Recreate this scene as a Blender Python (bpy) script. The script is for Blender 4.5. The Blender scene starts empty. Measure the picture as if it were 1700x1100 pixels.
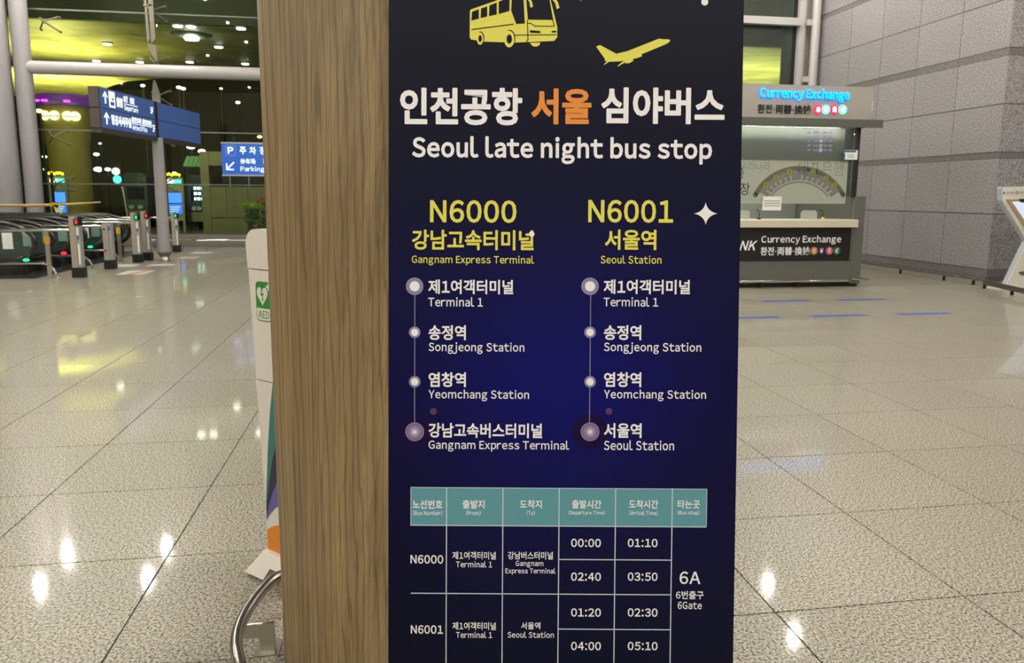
import bpy, math, random
from mathutils import Vector, Matrix
random.seed(7)
SC = bpy.context.scene
COL = SC.collection

# ------------------------------------------------------------------ camera
FPX, CX, CY = 1247.0, 850.0, 513.0
YAW, PITCH, ROLL, EYE = math.radians(9.063), math.radians(8.66), math.radians(0.36), 1.56
_R0 = Vector((math.cos(YAW), -math.sin(YAW), 0))
_H0 = Vector((math.sin(YAW), math.cos(YAW), 0))
_F = _H0 * math.cos(PITCH) - Vector((0, 0, math.sin(PITCH)))
_U0 = _H0 * math.sin(PITCH) + Vector((0, 0, math.cos(PITCH)))
_R = _R0 * math.cos(ROLL) + _U0 * math.sin(ROLL)
_U = -_R0 * math.sin(ROLL) + _U0 * math.cos(ROLL)
CAM = Vector((0, 0, EYE))
cd = bpy.data.cameras.new('camera'); cam = bpy.data.objects.new('camera', cd); COL.objects.link(cam)
cd.sensor_width = 36; cd.lens = FPX / 1700 * 36; cd.shift_y = -(550 - CY) / 1700
cd.clip_start = 0.05; cd.clip_end = 300
m = Matrix.Identity(4)
for i in range(3):
    m[i][0], m[i][1], m[i][2], m[i][3] = _R[i], _U[i], -_F[i], CAM[i]
cam.matrix_world = m
cd.dof.use_dof = True; cd.dof.focus_distance = 1.9; cd.dof.aperture_fstop = 9.0
SC.camera = cam

# ------------------------------------------------------------------ world, exposure
SC.view_settings.view_transform = 'Standard'; SC.view_settings.look = 'None'
SC.view_settings.gamma = 1; SC.view_settings.use_curve_mapping = False
SC.view_settings.exposure = 0.0
w = bpy.data.worlds.new('night'); SC.world = w; w.use_nodes = True
w.node_tree.nodes['Background'].inputs[0].default_value = (0.012, 0.016, 0.02, 1)
w.node_tree.nodes['Background'].inputs[1].default_value = 0.5

# brightness of the place's own lamps
HALL_LAMP = 2900.0       # emission strength of each ceiling downlight lens in the hall
OUT_LAMP = 40.0
YELLOW_W = 900.0

def point_on(px, py, P0, N):
    """where the sight line of a photo point meets a plane"""
    d = _F + _R * ((px - CX) / FPX) + _U * (-(py - CY) / FPX)
    t = (P0 - CAM).dot(N) / d.dot(N)
    return CAM + d * t
X_, Y_, Z_ = Vector((1, 0, 0)), Vector((0, 1, 0)), Vector((0, 0, 1))
def onz(px, py, z=0.0): return point_on(px, py, Vector((0, 0, z)), Z_)
def ony(px, py, y): return point_on(px, py, Vector((0, y, 0)), Y_)
def onx(px, py, x): return point_on(px, py, Vector((x, 0, 0)), X_)

# ------------------------------------------------------------------ materials
def srgb(r, g, b):
    f = lambda c: (c / 255 / 12.92) if c / 255 <= 0.04045 else ((c / 255 + 0.055) / 1.055) ** 2.4
    return (f(r), f(g), f(b), 1)
def mat(name, col, rough=0.5, metal=0.0, emit=None, es=0.0, coat=0.0, spec=0.5, var=0.0, vscale=8.0, bump=0.0):
    M = bpy.data.materials.new(name); M.use_nodes = True
    nt = M.node_tree; b = nt.nodes['Principled BSDF']
    b.inputs['Base Color'].default_value = col
    b.inputs['Roughness'].default_value = rough
    b.inputs['Metallic'].default_value = metal
    b.inputs['Specular IOR Level'].default_value = spec
    b.inputs['Coat Weight'].default_value = coat
    b.inputs['Coat Roughness'].default_value = 0.04
    if emit:
        b.inputs['Emission Color'].default_value = emit; b.inputs['Emission Strength'].default_value = es
    tc = nt.nodes.new('ShaderNodeTexCoord'); n = nt.nodes.new('ShaderNodeTexNoise')
    n.inputs['Scale'].default_value = vscale; n.inputs['Detail'].default_value = 3
    nt.links.new(tc.outputs['Object'], n.inputs['Vector'])
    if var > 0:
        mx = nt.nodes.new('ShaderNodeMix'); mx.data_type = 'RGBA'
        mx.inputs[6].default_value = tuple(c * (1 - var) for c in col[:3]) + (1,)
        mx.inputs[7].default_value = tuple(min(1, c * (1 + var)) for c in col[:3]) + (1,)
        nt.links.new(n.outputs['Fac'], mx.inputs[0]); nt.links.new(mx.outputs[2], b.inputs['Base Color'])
    if bump > 0:
        bp = nt.nodes.new('ShaderNodeBump'); bp.inputs['Strength'].default_value = bump; bp.inputs['Distance'].default_value = 0.002
        nt.links.new(n.outputs['Fac'], bp.inputs['Height']); nt.links.new(bp.outputs['Normal'], b.inputs['Normal'])
    return M
def granite(name, dark, mid, light, scale, rough, coat, warm=0.06):
    M = mat(name, mid, rough, coat=coat); nt = M.node_tree; b = nt.nodes['Principled BSDF']
    tc = nt.nodes.new('ShaderNodeTexCoord'); g = nt.nodes.new('ShaderNodeNewGeometry')
    n1 = nt.nodes.new('ShaderNodeTexNoise'); n1.inputs['Scale'].default_value = scale; n1.inputs['Detail'].default_value = 2.5; n1.inputs['Roughness'].default_value = 0.6
    nt.links.new(g.outputs['Position'], n1.inputs['Vector'])
    r = nt.nodes.new('ShaderNodeValToRGB'); e = r.color_ramp.elements
    e[0].position = 0.36; e[0].color = dark; e[1].position = 0.62; e[1].color = light
    x = e.new(0.48); x.color = mid
    nt.links.new(n1.outputs['Fac'], r.inputs['Fac'])
    oi = nt.nodes.new('ShaderNodeObjectInfo')
    mp = nt.nodes.new('ShaderNodeMapRange'); mp.inputs[3].default_value = 1 - warm; mp.inputs[4].default_value = 1 + warm
    nt.links.new(oi.outputs['Random'], mp.inputs[0])
    hs = nt.nodes.new('ShaderNodeHueSaturation'); nt.links.new(r.outputs[0], hs.inputs['Color']); nt.links.new(mp.outputs[0], hs.inputs['Value'])
    nt.links.new(hs.outputs[0], b.inputs['Base Color'])
    b.inputs['Coat Roughness'].default_value = 0.055; b.inputs['Specular IOR Level'].default_value = 0.35
    return M
def emis(name, col, s):
    M = bpy.data.materials.new(name); M.use_nodes = True; nt = M.node_tree
    nt.nodes.remove(nt.nodes['Principled BSDF']); e = nt.nodes.new('ShaderNodeEmission')
    e.inputs[0].default_value = col; e.inputs[1].default_value = s
    nt.links.new(e.outputs[0], nt.nodes['Material Output'].inputs[0]); return M
def glass(name, tint, ior=1.45, gl=1.0, haze=0.0, hazecol=(0.4, 0.45, 0.4, 1)):
    M = bpy.data.materials.new(name); M.use_nodes = True; nt = M.node_tree
    nt.nodes.remove(nt.nodes['Principled BSDF'])
    t = nt.nodes.new('ShaderNodeBsdfTransparent'); t.inputs[0].default_value = tint
    g = nt.nodes.new('ShaderNodeBsdfGlossy'); g.inputs['Roughness'].default_value = 0.01; g.inputs[0].default_value = (gl, gl, gl, 1)
    f = nt.nodes.new('ShaderNodeFresnel'); f.inputs[0].default_value = ior
    mx = nt.nodes.new('ShaderNodeMixShader')
    nt.links.new(f.outputs[0], mx.inputs[0]); nt.links.new(g.outputs[0], mx.inputs[2])
    src = t.outputs[0]
    if haze:
        d = nt.nodes.new('ShaderNodeBsdfDiffuse'); d.inputs[0].default_value = hazecol
        m2 = nt.nodes.new('ShaderNodeMixShader'); m2.inputs[0].default_value = haze
        nt.links.new(t.outputs[0], m2.inputs[1]); nt.links.new(d.outputs[0], m2.inputs[2]); src = m2.outputs[0]
    nt.links.new(src, mx.inputs[1]); nt.links.new(mx.outputs[0], nt.nodes['Material Output'].inputs[0]); return M
def wood(name):
    M = mat(name, srgb(150, 125, 85), 0.42, spec=0.35); nt = M.node_tree; b = nt.nodes['Principled BSDF']
    g = nt.nodes.new('ShaderNodeNewGeometry'); mp = nt.nodes.new('ShaderNodeMapping'); mp.inputs['Scale'].default_value = (1, 1, 0.018)
    nt.links.new(g.outputs['Position'], mp.inputs[0])
    def noise(sc, det, dist):
        n = nt.nodes.new('ShaderNodeTexNoise'); n.inputs['Scale'].default_value = sc; n.inputs['Detail'].default_value = det
        n.inputs['Distortion'].default_value = dist; nt.links.new(mp.outputs[0], n.inputs['Vector']); return n
    a, c, d = noise(14, 3, 0.5), noise(95, 4, 0.6), noise(300, 2, 0.0)
    # cathedral growth-ring lines: sine of warped position
    wv = nt.nodes.new('ShaderNodeTexWave'); wv.wave_type = 'BANDS'; wv.bands_direction = 'X'
    wv.inputs['Scale'].default_value = 16; wv.inputs['Distortion'].default_value = 7; wv.inputs['Detail'].default_value = 2.0
    wv.inputs['Detail Scale'].default_value = 1.2
    mp2 = nt.nodes.new('ShaderNodeMapping'); mp2.inputs['Scale'].default_value = (1, 1, 0.05)
    nt.links.new(g.outputs['Position'], mp2.inputs[0]); nt.links.new(mp2.outputs[0], wv.inputs['Vector'])
    r1 = nt.nodes.new('ShaderNodeValToRGB'); e = r1.color_ramp.elements
    e[0].position = 0.35; e[0].color = srgb(128, 107, 72); e[1].position = 0.68; e[1].color = srgb(158, 135, 93)
    nt.links.new(a.outputs['Fac'], r1.inputs[0])
    def mul(src, fac, lo, p0, p1, tint):
        r = nt.nodes.new('ShaderNodeValToRGB'); e = r.color_ramp.elements
        e[0].position = p0; e[0].color = tint; e[1].position = p1; e[1].color = (1, 1, 1, 1)
        nt.links.new(fac, r.inputs[0]); m_ = nt.nodes.new('ShaderNodeMix'); m_.data_type = 'RGBA'; m_.blend_type = 'MULTIPLY'
        m_.inputs[0].default_value = lo; nt.links.new(src, m_.inputs[6]); nt.links.new(r.outputs[0], m_.inputs[7]); return m_.outputs[2]
    o = mul(r1.outputs[0], wv.outputs['Fac'], 0.7, 0.0, 0.22, (0.5, 0.47, 0.42, 1))
    o = mul(o, c.outputs['Fac'], 0.75, 0.38, 0.55, (0.68, 0.66, 0.6, 1))
    o = mul(o, d.outputs['Fac'], 0.5, 0.35, 0.55, (0.75, 0.74, 0.7, 1))
    nt.links.new(o, b.inputs['Base Color'])
    return M

M = {}
M['tile'] = granite('floor_granite', srgb(60, 55, 46), srgb(142, 136, 119), srgb(183, 176, 158), 95, 0.38, 0.42, 0.03)
M['grout'] = mat('dark_grout', srgb(44, 40, 34), 0.8, var=0.1)
M['stone'] = granite('wall_granite', srgb(112, 107, 108), srgb(143, 139, 140), srgb(167, 163, 163), 40, 0.55, 0.0, 0.04)
M['stone_band'] = granite('dark_stone', srgb(84, 80, 78), srgb(112, 108, 106), srgb(134, 130, 127), 60, 0.5, 0.0, 0.03)
M['ceil'] = mat('ceiling_grey', srgb(120, 116, 108), 0.8, var=0.03)
M['wallgrey'] = mat('hall_wall', srgb(170, 165, 155), 0.8, var=0.05)
M['steelwhite'] = mat('painted_steel', srgb(150, 147, 147), 0.38, var=0.03)
M['beam'] = mat('painted_beam', srgb(172, 169, 166), 0.35, var=0.03)
M['steel'] = mat('brushed_steel', srgb(190, 185, 175), 0.28, metal=1.0, var=0.05)
M['chrome'] = mat('polished_steel', srgb(215, 212, 208), 0.12, metal=1.0)
M['postmetal'] = mat('gate_post_metal', srgb(176, 168, 150), 0.42, metal=0.6, var=0.05)
M['dark'] = mat('dark_trim', srgb(30, 28, 26), 0.5, var=0.1)
M['black'] = mat('black_plastic', srgb(14, 14, 15), 0.45, var=0.1)
M['rubber'] = mat('black_handrail_rubber', srgb(24, 24, 25), 0.25, spec=0.6)
M['wood'] = wood('wood_laminate')
M['white'] = mat('white_paint', srgb(226, 219, 208), 0.4, var=0.02)
M['paper'] = mat('white_paper', srgb(225, 224, 218), 0.7)
M['glassf'] = glass('facade_glass', (0.80, 0.86, 0.78, 1), 1.35, 0.8)
M['glassr'] = glass('side_window_glass', (0.80, 0.88, 0.82, 1), 1.45, 1.0, 0.03, (0.5, 0.6, 0.5, 1))
M['glassb'] = glass('balustrade_glass', (0.55, 0.68, 0.62, 1), 1.5, 1.0, 0.06, (0.3, 0.45, 0.38, 1))
M['glassk'] = glass('booth_glass', (0.95, 0.965, 0.95, 1), 1.35, 0.7, 0.04, (0.62, 0.68, 0.62, 1))
M['txt'] = mat('white_print', srgb(252, 250, 252), 0.45)
M['yel'] = mat('yellow_print', srgb(236, 228, 92), 0.45)
M['orange'] = mat('orange_print', srgb(240, 148, 56), 0.45)
M['navy'] = mat('navy_print', srgb(19, 20, 34), 0.42, spec=0.16)
M['teal'] = mat('teal_print', srgb(96, 160, 172), 0.4)

# ------------------------------------------------------------------ mesh helpers
class MB:
    def __init__(s): s.v, s.f = [], []
    def add(s, vs, fs):
        o = len(s.v); s.v += [Vector(v) for v in vs]; s.f += [tuple(i + o for i in f) for f in fs]; return s
    def box(s, x0, x1, y0, y1, z0, z1):
        return s.add([(x0, y0, z0), (x1, y0, z0), (x1, y1, z0), (x0, y1, z0), (x0, y0, z1), (x1, y0, z1), (x1, y1, z1), (x0, y1, z1)],
                     [(0, 3, 2, 1), (4, 5, 6, 7), (0, 1, 5, 4), (1, 2, 6, 5), (2, 3, 7, 6), (3, 0, 4, 7)])
    def bbox(s, x0, x1, y0, y1, z0, z1, c=0.002):
        """box with chamfered top edges (z axis)"""
        vs = [(x0, y0, z0), (x1, y0, z0), (x1, y1, z0), (x0, y1, z0), (x0, y0, z1 - c), (x1, y0, z1 - c), (x1, y1, z1 - c), (x0, y1, z1 - c),
              (x0 + c, y0 + c, z1), (x1 - c, y0 + c, z1), (x1 - c, y1 - c, z1), (x0 + c, y1 - c, z1)]
        return s.add(vs, [(0, 3, 2, 1), (8, 9, 10, 11), (0, 1, 5, 4), (1, 2, 6, 5), (2, 3, 7, 6), (3, 0, 4, 7), (4, 5, 9, 8), (5, 6, 10, 9), (6, 7, 11, 10), (7, 4, 8, 11)])
    def prism(s, pts, ext):
        """pts: 3D polygon, extruded by vector ext"""
        n = len(pts); e = Vector(ext); pts = [Vector(p) for p in pts]
        return s.add(pts + [p + e for p in pts], [tuple(range(n)), tuple(range(2 * n - 1, n - 1, -1))] + [(i, i + n, (i + 1) % n + n, (i + 1) % n) for i in range(n)])
    def tube(s, pts, r, n=12, closed=False, rx=None):
        pts = [Vector(p) for p in pts]; m_ = len(pts); rings = []
        prev = None
        for i, p in enumerate(pts):
            if closed: t = pts[(i + 1) % m_] - pts[i - 1]
            else: t = pts[min(i + 1, m_ - 1)] - pts[max(i - 1, 0)]
            t.normalize()
            if prev is None:
                a = Vector((0, 0, 1)) if abs(t.z) < 0.9 else Vector((0, 1, 0))
            else: a = prev
            u = (a - t * a.dot(t)).normalized(); prev = u; v = t.cross(u)
            rr = r[i] if isinstance(r, (list, tuple)) else r
            rings.append([p + u * (rr * math.cos(2 * math.pi * k / n)) + v * ((rx or rr) * math.sin(2 * math.pi * k / n)) for k in range(n)])
        vs = [q for R_ in rings for q in R_]; fs = []
        for i in range(m_ if closed else m_ - 1):
            j = (i + 1) % m_
            for k in range(n): fs.append((i * n + k, i * n + (k + 1) % n, j * n + (k + 1) % n, j * n + k))
        if not closed: fs += [tuple(range(n - 1, -1, -1)), tuple(range((m_ - 1) * n, m_ * n))]
        return s.add(vs, fs)
    def lathe(s, c, prof, n=24, a0=0.0):
        c = Vector(c); vs = []; fs = []
        for r, z in prof:
            for k in range(n):
                a = a0 + 2 * math.pi * k / n; vs.append(c + Vector((r * math.cos(a), r * math.sin(a), z)))
        for i in range(len(prof) - 1):
            for k in range(n): fs.append((i * n + k, i * n + (k + 1) % n, (i + 1) * n + (k + 1) % n, (i + 1) * n + k))
        fs += [tuple(range(n - 1, -1, -1)), tuple(range((len(prof) - 1) * n, len(prof) * n))]
        return s.add(vs, fs)
    def disc(s, c, U, V, ru, rv, n=24, ext=None):
        c = Vector(c); pts = [c + U * (ru * math.cos(2 * math.pi * k / n)) + V * (rv * math.sin(2 * math.pi * k / n)) for k in range(n)]
        if ext is not None: return s.prism(pts, ext)
        return s.add(pts, [tuple(range(n))])
    def ball(s, c, r, n=10, sz=1.0):
        prof = [(r * math.sin(math.pi * (i + 0.02) / (n + 0.04)), -r * sz * math.cos(math.pi * i / n)) for i in range(n + 1)]
        return s.lathe(c, prof, n * 2)

def base_of(o):
    v = Vector((0, 0, 0))
    while o is not None: v += o.location; o = o.parent
    return v
def obj(name, mb, m_, parent=None, loc=None, smooth=False, label=None, cat=None, group=None, kind=None):
    me = bpy.data.meshes.new(name); o = bpy.data.objects.new(name, me); COL.objects.link(o)
    if parent is not None: o.parent = parent
    if loc is not None: o.location = Vector(loc) - base_of(parent)
    b = base_of(o)
    me.from_pydata([tuple(v - b) for v in mb.v], [], mb.f); me.update()
    me.materials.append(m_)
    if smooth:
        for p in me.polygons: p.use_smooth = True
        me.set_sharp_from_angle(angle=math.radians(40))
    tag(o, label, cat, group, kind)
    return o
def tag(o, label=None, cat=None, group=None, kind=None):
    for k, v in (('label', label), ('category', cat), ('group', group), ('kind', kind)):
        if v: o[k] = v
def thing(name, loc, label=None, cat=None, group=None, kind=None):
    o = bpy.data.objects.new(name, None); COL.objects.link(o); o.location = loc; o.empty_display_size = 0.2
    tag(o, label, cat, group, kind); return o
def copy_tree(o, parent=None, shift=None, label=None):
    c = o.copy(); COL.objects.link(c)
    if parent: c.parent = parent
    if shift is not None: c.location = o.location + Vector(shift)
    if label: c['label'] = label
    for ch in list(o.children): copy_tree(ch, c)
    return c

_tc, _gl = {}, {}
def _ink(body, off=0.0):
    key = (body, off)
    if key in _gl: return _gl[key]
    c = bpy.data.curves.new('t', 'FONT'); c.body = body; c.resolution_u = 3; c.offset = off; c.fill_mode = 'FRONT'
    o = bpy.data.objects.new('t', c); COL.objects.link(o)
    dg = bpy.context.evaluated_depsgraph_get(); dg.update()
    me = o.evaluated_get(dg).to_mesh()
    vs = [(v.co.x, v.co.y) for v in me.vertices]; fs = [tuple(p.vertices) for p in me.polygons]
    o.evaluated_get(dg).to_mesh_clear(); bpy.data.objects.remove(o); bpy.data.curves.remove(c)
    _gl[key] = (vs, fs); return vs, fs
ROUND_L, ROUND_R = set('CGOQSaceodgqsT0236894'), set('DOQSbceopsTP025638a49')
DIAG = set('AVWXYvwxyz7JKktr')
def _bear(ch, left):
    if ch in '()': return 0.04
    if ch == 'l': return 0.06 if left else 0.03
    if ch == 't': return 0.02 if left else 0.03
    if ch in 'rFLE' and not left: return 0.025
    if ch == 'K' and left: return 0.082
    if ch in DIAG: return 0.02
    if ch == 'j': return -0.09 if left else 0.08
    if ch == '1': return 0.07 if left else 0.05
    return 0.05 if ch in (ROUND_L if left else ROUND_R) else 0.082
def _set_line(body, off):
    """proportional setting; Latin letters are the full-width forms of the same face as the Hangul"""
    vs, fs, x = [], [], 0.0
    for ch in body:
        if ch == ' ': x += 0.27; continue
        lat = 0x20 < ord(ch) < 0x7f
        v, f = _ink(chr(ord(ch) - 0x21 + 0xFF01) if lat else ch, off); o = len(vs)
        mn = min(q[0] for q in v); mxx = max(q[0] for q in v)
        if lat or ch == '·':
            l_, r_ = (0.09, 0.09) if ch == '·' else (_bear(ch, True), _bear(ch, False))
            vs += [(q[0] - mn + x + l_, q[1]) for q in v]; x += mxx - mn + l_ + r_
        else:
            vs += [(q[0] + x, q[1]) for q in v]; x += 0.92 if ord(ch) >= 0xAC00 else 1.0
        fs += [tuple(i + o for i in t_) for t_ in f]
    return vs, fs
def glyphs(body, bold=0.0, shear=0.0):
    """(outline points 0..1 with a layer number, faces)"""
    key = (body, bold, shear)
    if key in _tc: return _tc[key]
    base = min(bold, 0.016); vs, fs = _set_line(body, base)
    vs = [(x + shear * y, y, 0) for x, y in vs]; ex = bold - base
    if ex > 0.001:            # heavier weight: thin layers of the outline laid around itself
        V, F_ = [], []
        for k in range(8):
            o = len(V); dx, dy = ex * math.cos(k * math.pi / 4), ex * math.sin(k * math.pi / 4)
            V += [(x + dx, y + dy, k) for x, y, _ in vs]; F_ += [tuple(i + o for i in f) for f in fs]
        vs, fs = V, F_
    xs = [v[0] for v in vs]; ys = [v[1] for v in vs]
    x0, x1, y0, y1 = min(xs), max(xs), min(ys), max(ys)
    r = ([((x - x0) / (x1 - x0), (y - y0) / max(1e-6, y1 - y0), l_) for x, y, l_ in vs], fs)
    _tc[key] = r; return r
class Frame:
    """a flat face in the place: origin, right, up, outward normal"""
    def __init__(s, P, U, V): s.P, s.U, s.V = Vector(P), Vector(U).normalized(), Vector(V).normalized(); s.N = s.U.cross(s.V).normalized()
    def loc(s, px, py):
        q = point_on(px, py, s.P, s.N) - s.P; return q.dot(s.U), q.dot(s.V)
    def pt(s, a, b, off=0.0): return s.P + s.U * a + s.V * b + s.N * off
    def px(s, x, y, off=0.0): a, b = s.loc(x, y); return s.pt(a, b, off)
    def box(s, x0, y0, x1, y1):
        ym, xm = (y0 + y1) / 2, (x0 + x1) / 2
        return s.loc(x0, ym)[0], s.loc(xm, y1)[1], s.loc(x1, ym)[0], s.loc(xm, y0)[1]
    def text(s, mb, body, a0, b0, a1, b1, off=0.0008, bold=0.0, shear=0.0):
        vs, fs = glyphs(body, bold, shear); ly = 4e-5 * max(1.0, (s.P - CAM).length / 2)
        return mb.add([s.pt(a0 + x * (a1 - a0), b0 + y * (b1 - b0), off + l_ * ly) for x, y, l_ in vs], fs)
    def textpx(s, mb, body, x0, y0, x1, y1, off=0.0008, bold=0.0, shear=0.0):
        return s.text(mb, body, *s.box(x0, y0, x1, y1), off=off, bold=bold, shear=shear)
    def rectpx(s, mb, x0, y0, x1, y1, off=0.0008):
        a0, b0, a1, b1 = s.box(x0, y0, x1, y1); return s.rect(mb, a0, b0, a1, b1, off)
    def rect(s, mb, a0, b0, a1, b1, off=0.0008, th=0.0):
        pts = [s.pt(a0, b0, off), s.pt(a1, b0, off), s.pt(a1, b1, off), s.pt(a0, b1, off)]
        if th: return mb.prism(pts[::-1], s.N * -th)
        return mb.add(pts, [(0, 1, 2, 3)])
    def poly(s, mb, pts, off=0.0008): return mb.add([s.px(x, y, off) for x, y in pts], [tuple(range(len(pts)))])
    def circ(s, mb, x, y, r, off=0.0008, n=28):
        a, b = s.loc(x, y); k = abs(s.loc(x + r, y)[0] - a); return mb.add([s.pt(a + k * math.cos(2 * math.pi * i / n), b + k * math.sin(2 * math.pi * i / n), off) for i in range(n)], [tuple(range(n))])
    def ring(s, mb, x, y, r0, r1, off=0.0008, n=28):
        a, b = s.loc(x, y); k = abs(s.loc(x + 1, y)[0] - a)
        vs = [s.pt(a + rr * k * math.cos(2 * math.pi * i / n), b + rr * k * math.sin(2 * math.pi * i / n), off) for rr in (r0, r1) for i in range(n)]
        return mb.add(vs, [(i, i + n, (i + 1) % n + n, (i + 1) % n) for i in range(n)])

# ================================================================== THE SETTING
CEIL = 8.5
FYL, FYR, WX, CYR = 22.3, 18.85, 11.0, 12.46
floor = obj('floor', MB().box(-26, 24, -12, FYL, -0.30, -0.004), M['grout'], loc=(0, 0, 0), kind='structure', label='pale speckled granite floor of the terminal hall')
# granite tiles, 0.8 m grid, each its own piece where it can be told apart
TS, GAP = 0.8, 0.0028
def vis(cx, cy):
    xc = cx * _R0.x + cy * _R0.y; yc = cx * _H0.x + cy * _H0.y
    return 0.9 < yc < 13.2 and abs(xc) < 0.70 * yc + 0.55
tb = MB().bbox(-TS / 2 + GAP, TS / 2 - GAP, -TS / 2 + GAP, TS / 2 - GAP, -0.02, 0.0, 0.0012)
first = None; rest = MB(); cnt = 0
for i in range(-33, 31):
    for j in range(-15, 29):
        x0, y0 = (i - 0.235) * TS, (j + 0.07) * TS
        if y0 > FYL - 0.02: continue
        cx_, cy_ = x0 + TS / 2, y0 + TS / 2
        if x0 < -26 or x0 > 23.1: continue
        if vis(cx_, cy_) and cnt < 296:
            cnt += 1
            if first is None:
                first = obj('tile', tb, M['tile'], floor); first.location = (cx_, cy_, 0)
            else:
                c = first.copy(); COL.objects.link(c); c.parent = floor; c.location = (cx_, cy_, 0)
        else:
            y1 = min(y0 + TS - GAP, FYL - 0.01)
            rest.box(x0 + GAP, x0 + TS - GAP, y0 + GAP, y1, -0.02, 0.0)
obj('tile_field', rest, M['tile'], floor, kind='stuff')

obj('ceiling', MB().box(-26, 24, -12, FYL, CEIL, CEIL + 0.2), M['ceil'], kind='structure', label='plain pale hall ceiling')
obj('wall_left', MB().box(-26.2, -26, -12, FYL, 0, CEIL), M['wallgrey'], kind='structure', label='pale far left wall of the hall')
obj('wall_back', MB().box(-26, 24, -12.2, -12, 0, CEIL), M['wallgrey'], kind='structure', label='pale wall behind the camera')

# stone walls: panels as parts
rows = [(0.23, 1.257), (1.263, 2.277), (2.393, 3.247), (3.253, 4.095), (4.235, 5.097), (5.103, 6.045), (6.155, 7.1), (7.106, 8.0), (8.006, 8.5)]
bands = [(2.28, 2.39), (4.098, 4.232), (6.048, 6.152)]
def stone_wall(name, a0, a1, step, mk, label):
    core = MB(); mk(core, a0 + (0.031 if name == 'wall_far_right' else 0.3), a1, 0, CEIL, 0.03, 0.3)
    wl = obj(name, core, M['grout'], kind='structure', label=label)
    p = a0
    cols = []
    while p < a1 - 0.05: cols.append((p, min(p + step, a1))); p += step
    for z0, z1 in rows:
        for c0, c1 in cols:
            b = MB(); mk(b, c0 + 0.007, c1 - 0.007, z0 + 0.004, z1 - 0.004, 0.0, 0.029); obj('panel', b, M['stone'], wl)
    for z0, z1 in bands + [(0.075, 0.224)]:
        for c0, c1 in cols:
            b = MB(); mk(b, c0 + 0.001, c1 - 0.001, z0, z1, 0.006, 0.029); obj('band_strip', b, M['stone_band'], wl)
    b = MB(); mk(b, a0, a1, 0, 0.07, 0.012, 0.029); obj('plinth_strip', b, M['stone_band'], wl)
    return wl
stone_wall('wall_right', CYR, FYR, 1.23, lambda b, a0, a1, z0, z1, d0, d1: b.box(WX + d0, WX + d1, a0, a1, z0, z1), 'grey speckled granite panel wall with darker bands behind the booth')
stone_wall('wall_far_right', WX + 0.0, 24, 1.23, lambda b, a0, a1, z0, z1, d0, d1: b.box(a0, a1, CYR + d0, CYR + d1, z0, z1), 'granite panel wall facing the camera behind the check-in machine')

# ---- left glass facade (window_1)
M['transom'] = mat('transom_grey', srgb(112, 110, 100), 0.5)
win = thing('window_1', (-6, FYL, 0), label='tall glazed facade with tubular beam looking out on the night street', kind='structure')
bm = MB().tube([(-9.3, FYL - 0.55, 4.72), (-9.05, FYL - 0.55, 4.72), (1.8, FYL - 0.55, 4.72)], 0.17, 20)
obj('beam', bm, M['beam'], win, smooth=True)
obj('beam', MB().tube([(-26, FYL - 0.55, 4.72), (-10.3, FYL - 0.55, 4.72)], 0.17, 20), M['beam'], win, smooth=True)
for z in (1.78, 3.2, 6.28):
    obj('transom_bar', MB().box(-26, 2, FYL - 0.05, FYL - 0.005, z - 0.016, z + 0.016), M['transom'], win)
GX = [-22.4, -18.3, -14.25, -10.2, -6.15, -2.1, 1.95]
GZ = [0.42, 1.78, 3.2, 4.72, 6.28, CEIL]
for a in range(len(GX) - 1):
    for b in range(len(GZ) - 1):
        obj('pane', MB().box(GX[a] + 0.008, GX[a + 1] - 0.008, FYL + 0.0, FYL + 0.012, GZ[b] + 0.006, GZ[b + 1] - 0.006), M['glassf'], win)
obj('pane', MB().box(-26, -22.41, FYL, FYL + 0.012, 0.42, CEIL), M['glassf'], win)
obj('sill', MB().box(-26, 2, FYL - 0.12, FYL + 0.1, 0.0, 0.40), mat('dark_sill', srgb(120, 116, 105), 0.5, var=0.05), win)
obj('sill_ledge', MB().box(-26, 2, FYL - 0.32, FYL - 0.12, 0.0, 0.05), M['steelwhite'], win)
# hanging truss blades with spider arms
M['blade'] = mat('blade_steel', srgb(112, 108, 92), 0.45, var=0.08)
def blade(x):
    y = FYL - 0.42
    t = MB()
    t.prism([(x - 0.13, y, 8.4), (x - 0.10, y, 8.4), (x - 0.02, y, 5.55), (x - 0.09, y, 5.45)], (0, 0.03, 0))
    t.prism([(x - 0.02, y - 0.03, 8.4), (x + 0.11, y - 0.03, 8.4), (x + 0.13, y - 0.03, 5.55), (x + 0.02, y - 0.03, 5.45)], (0, 0.03, 0))
    for z in (8.0, 7.2, 6.4): t.box(x - 0.12, x + 0.1, y - 0.03, y + 0.0, z - 0.02, z + 0.02)
    t.prism([(x - 0.09, y - 0.01, 5.45), (x + 0.13, y - 0.01, 5.4), (x + 0.14, y - 0.01, 4.98), (x + 0.02, y - 0.01, 5.12)], (0, 0.04, 0))
    t.prism([(x - 0.0, y, 4.52), (x + 0.05, y, 4.50), (x + 0.15, y, 4.15), (x + 0.15, y, 3.7), (x - 0.05, y, 3.7), (x - 0.06, y, 4.1)], (0, 0.04, 0))
    t.box(x - 0.01, x + 0.11, y, y + 0.03, 0.42, 3.7)
    obj('truss_blade', t, M['blade'], win)
    spider(x)
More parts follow.
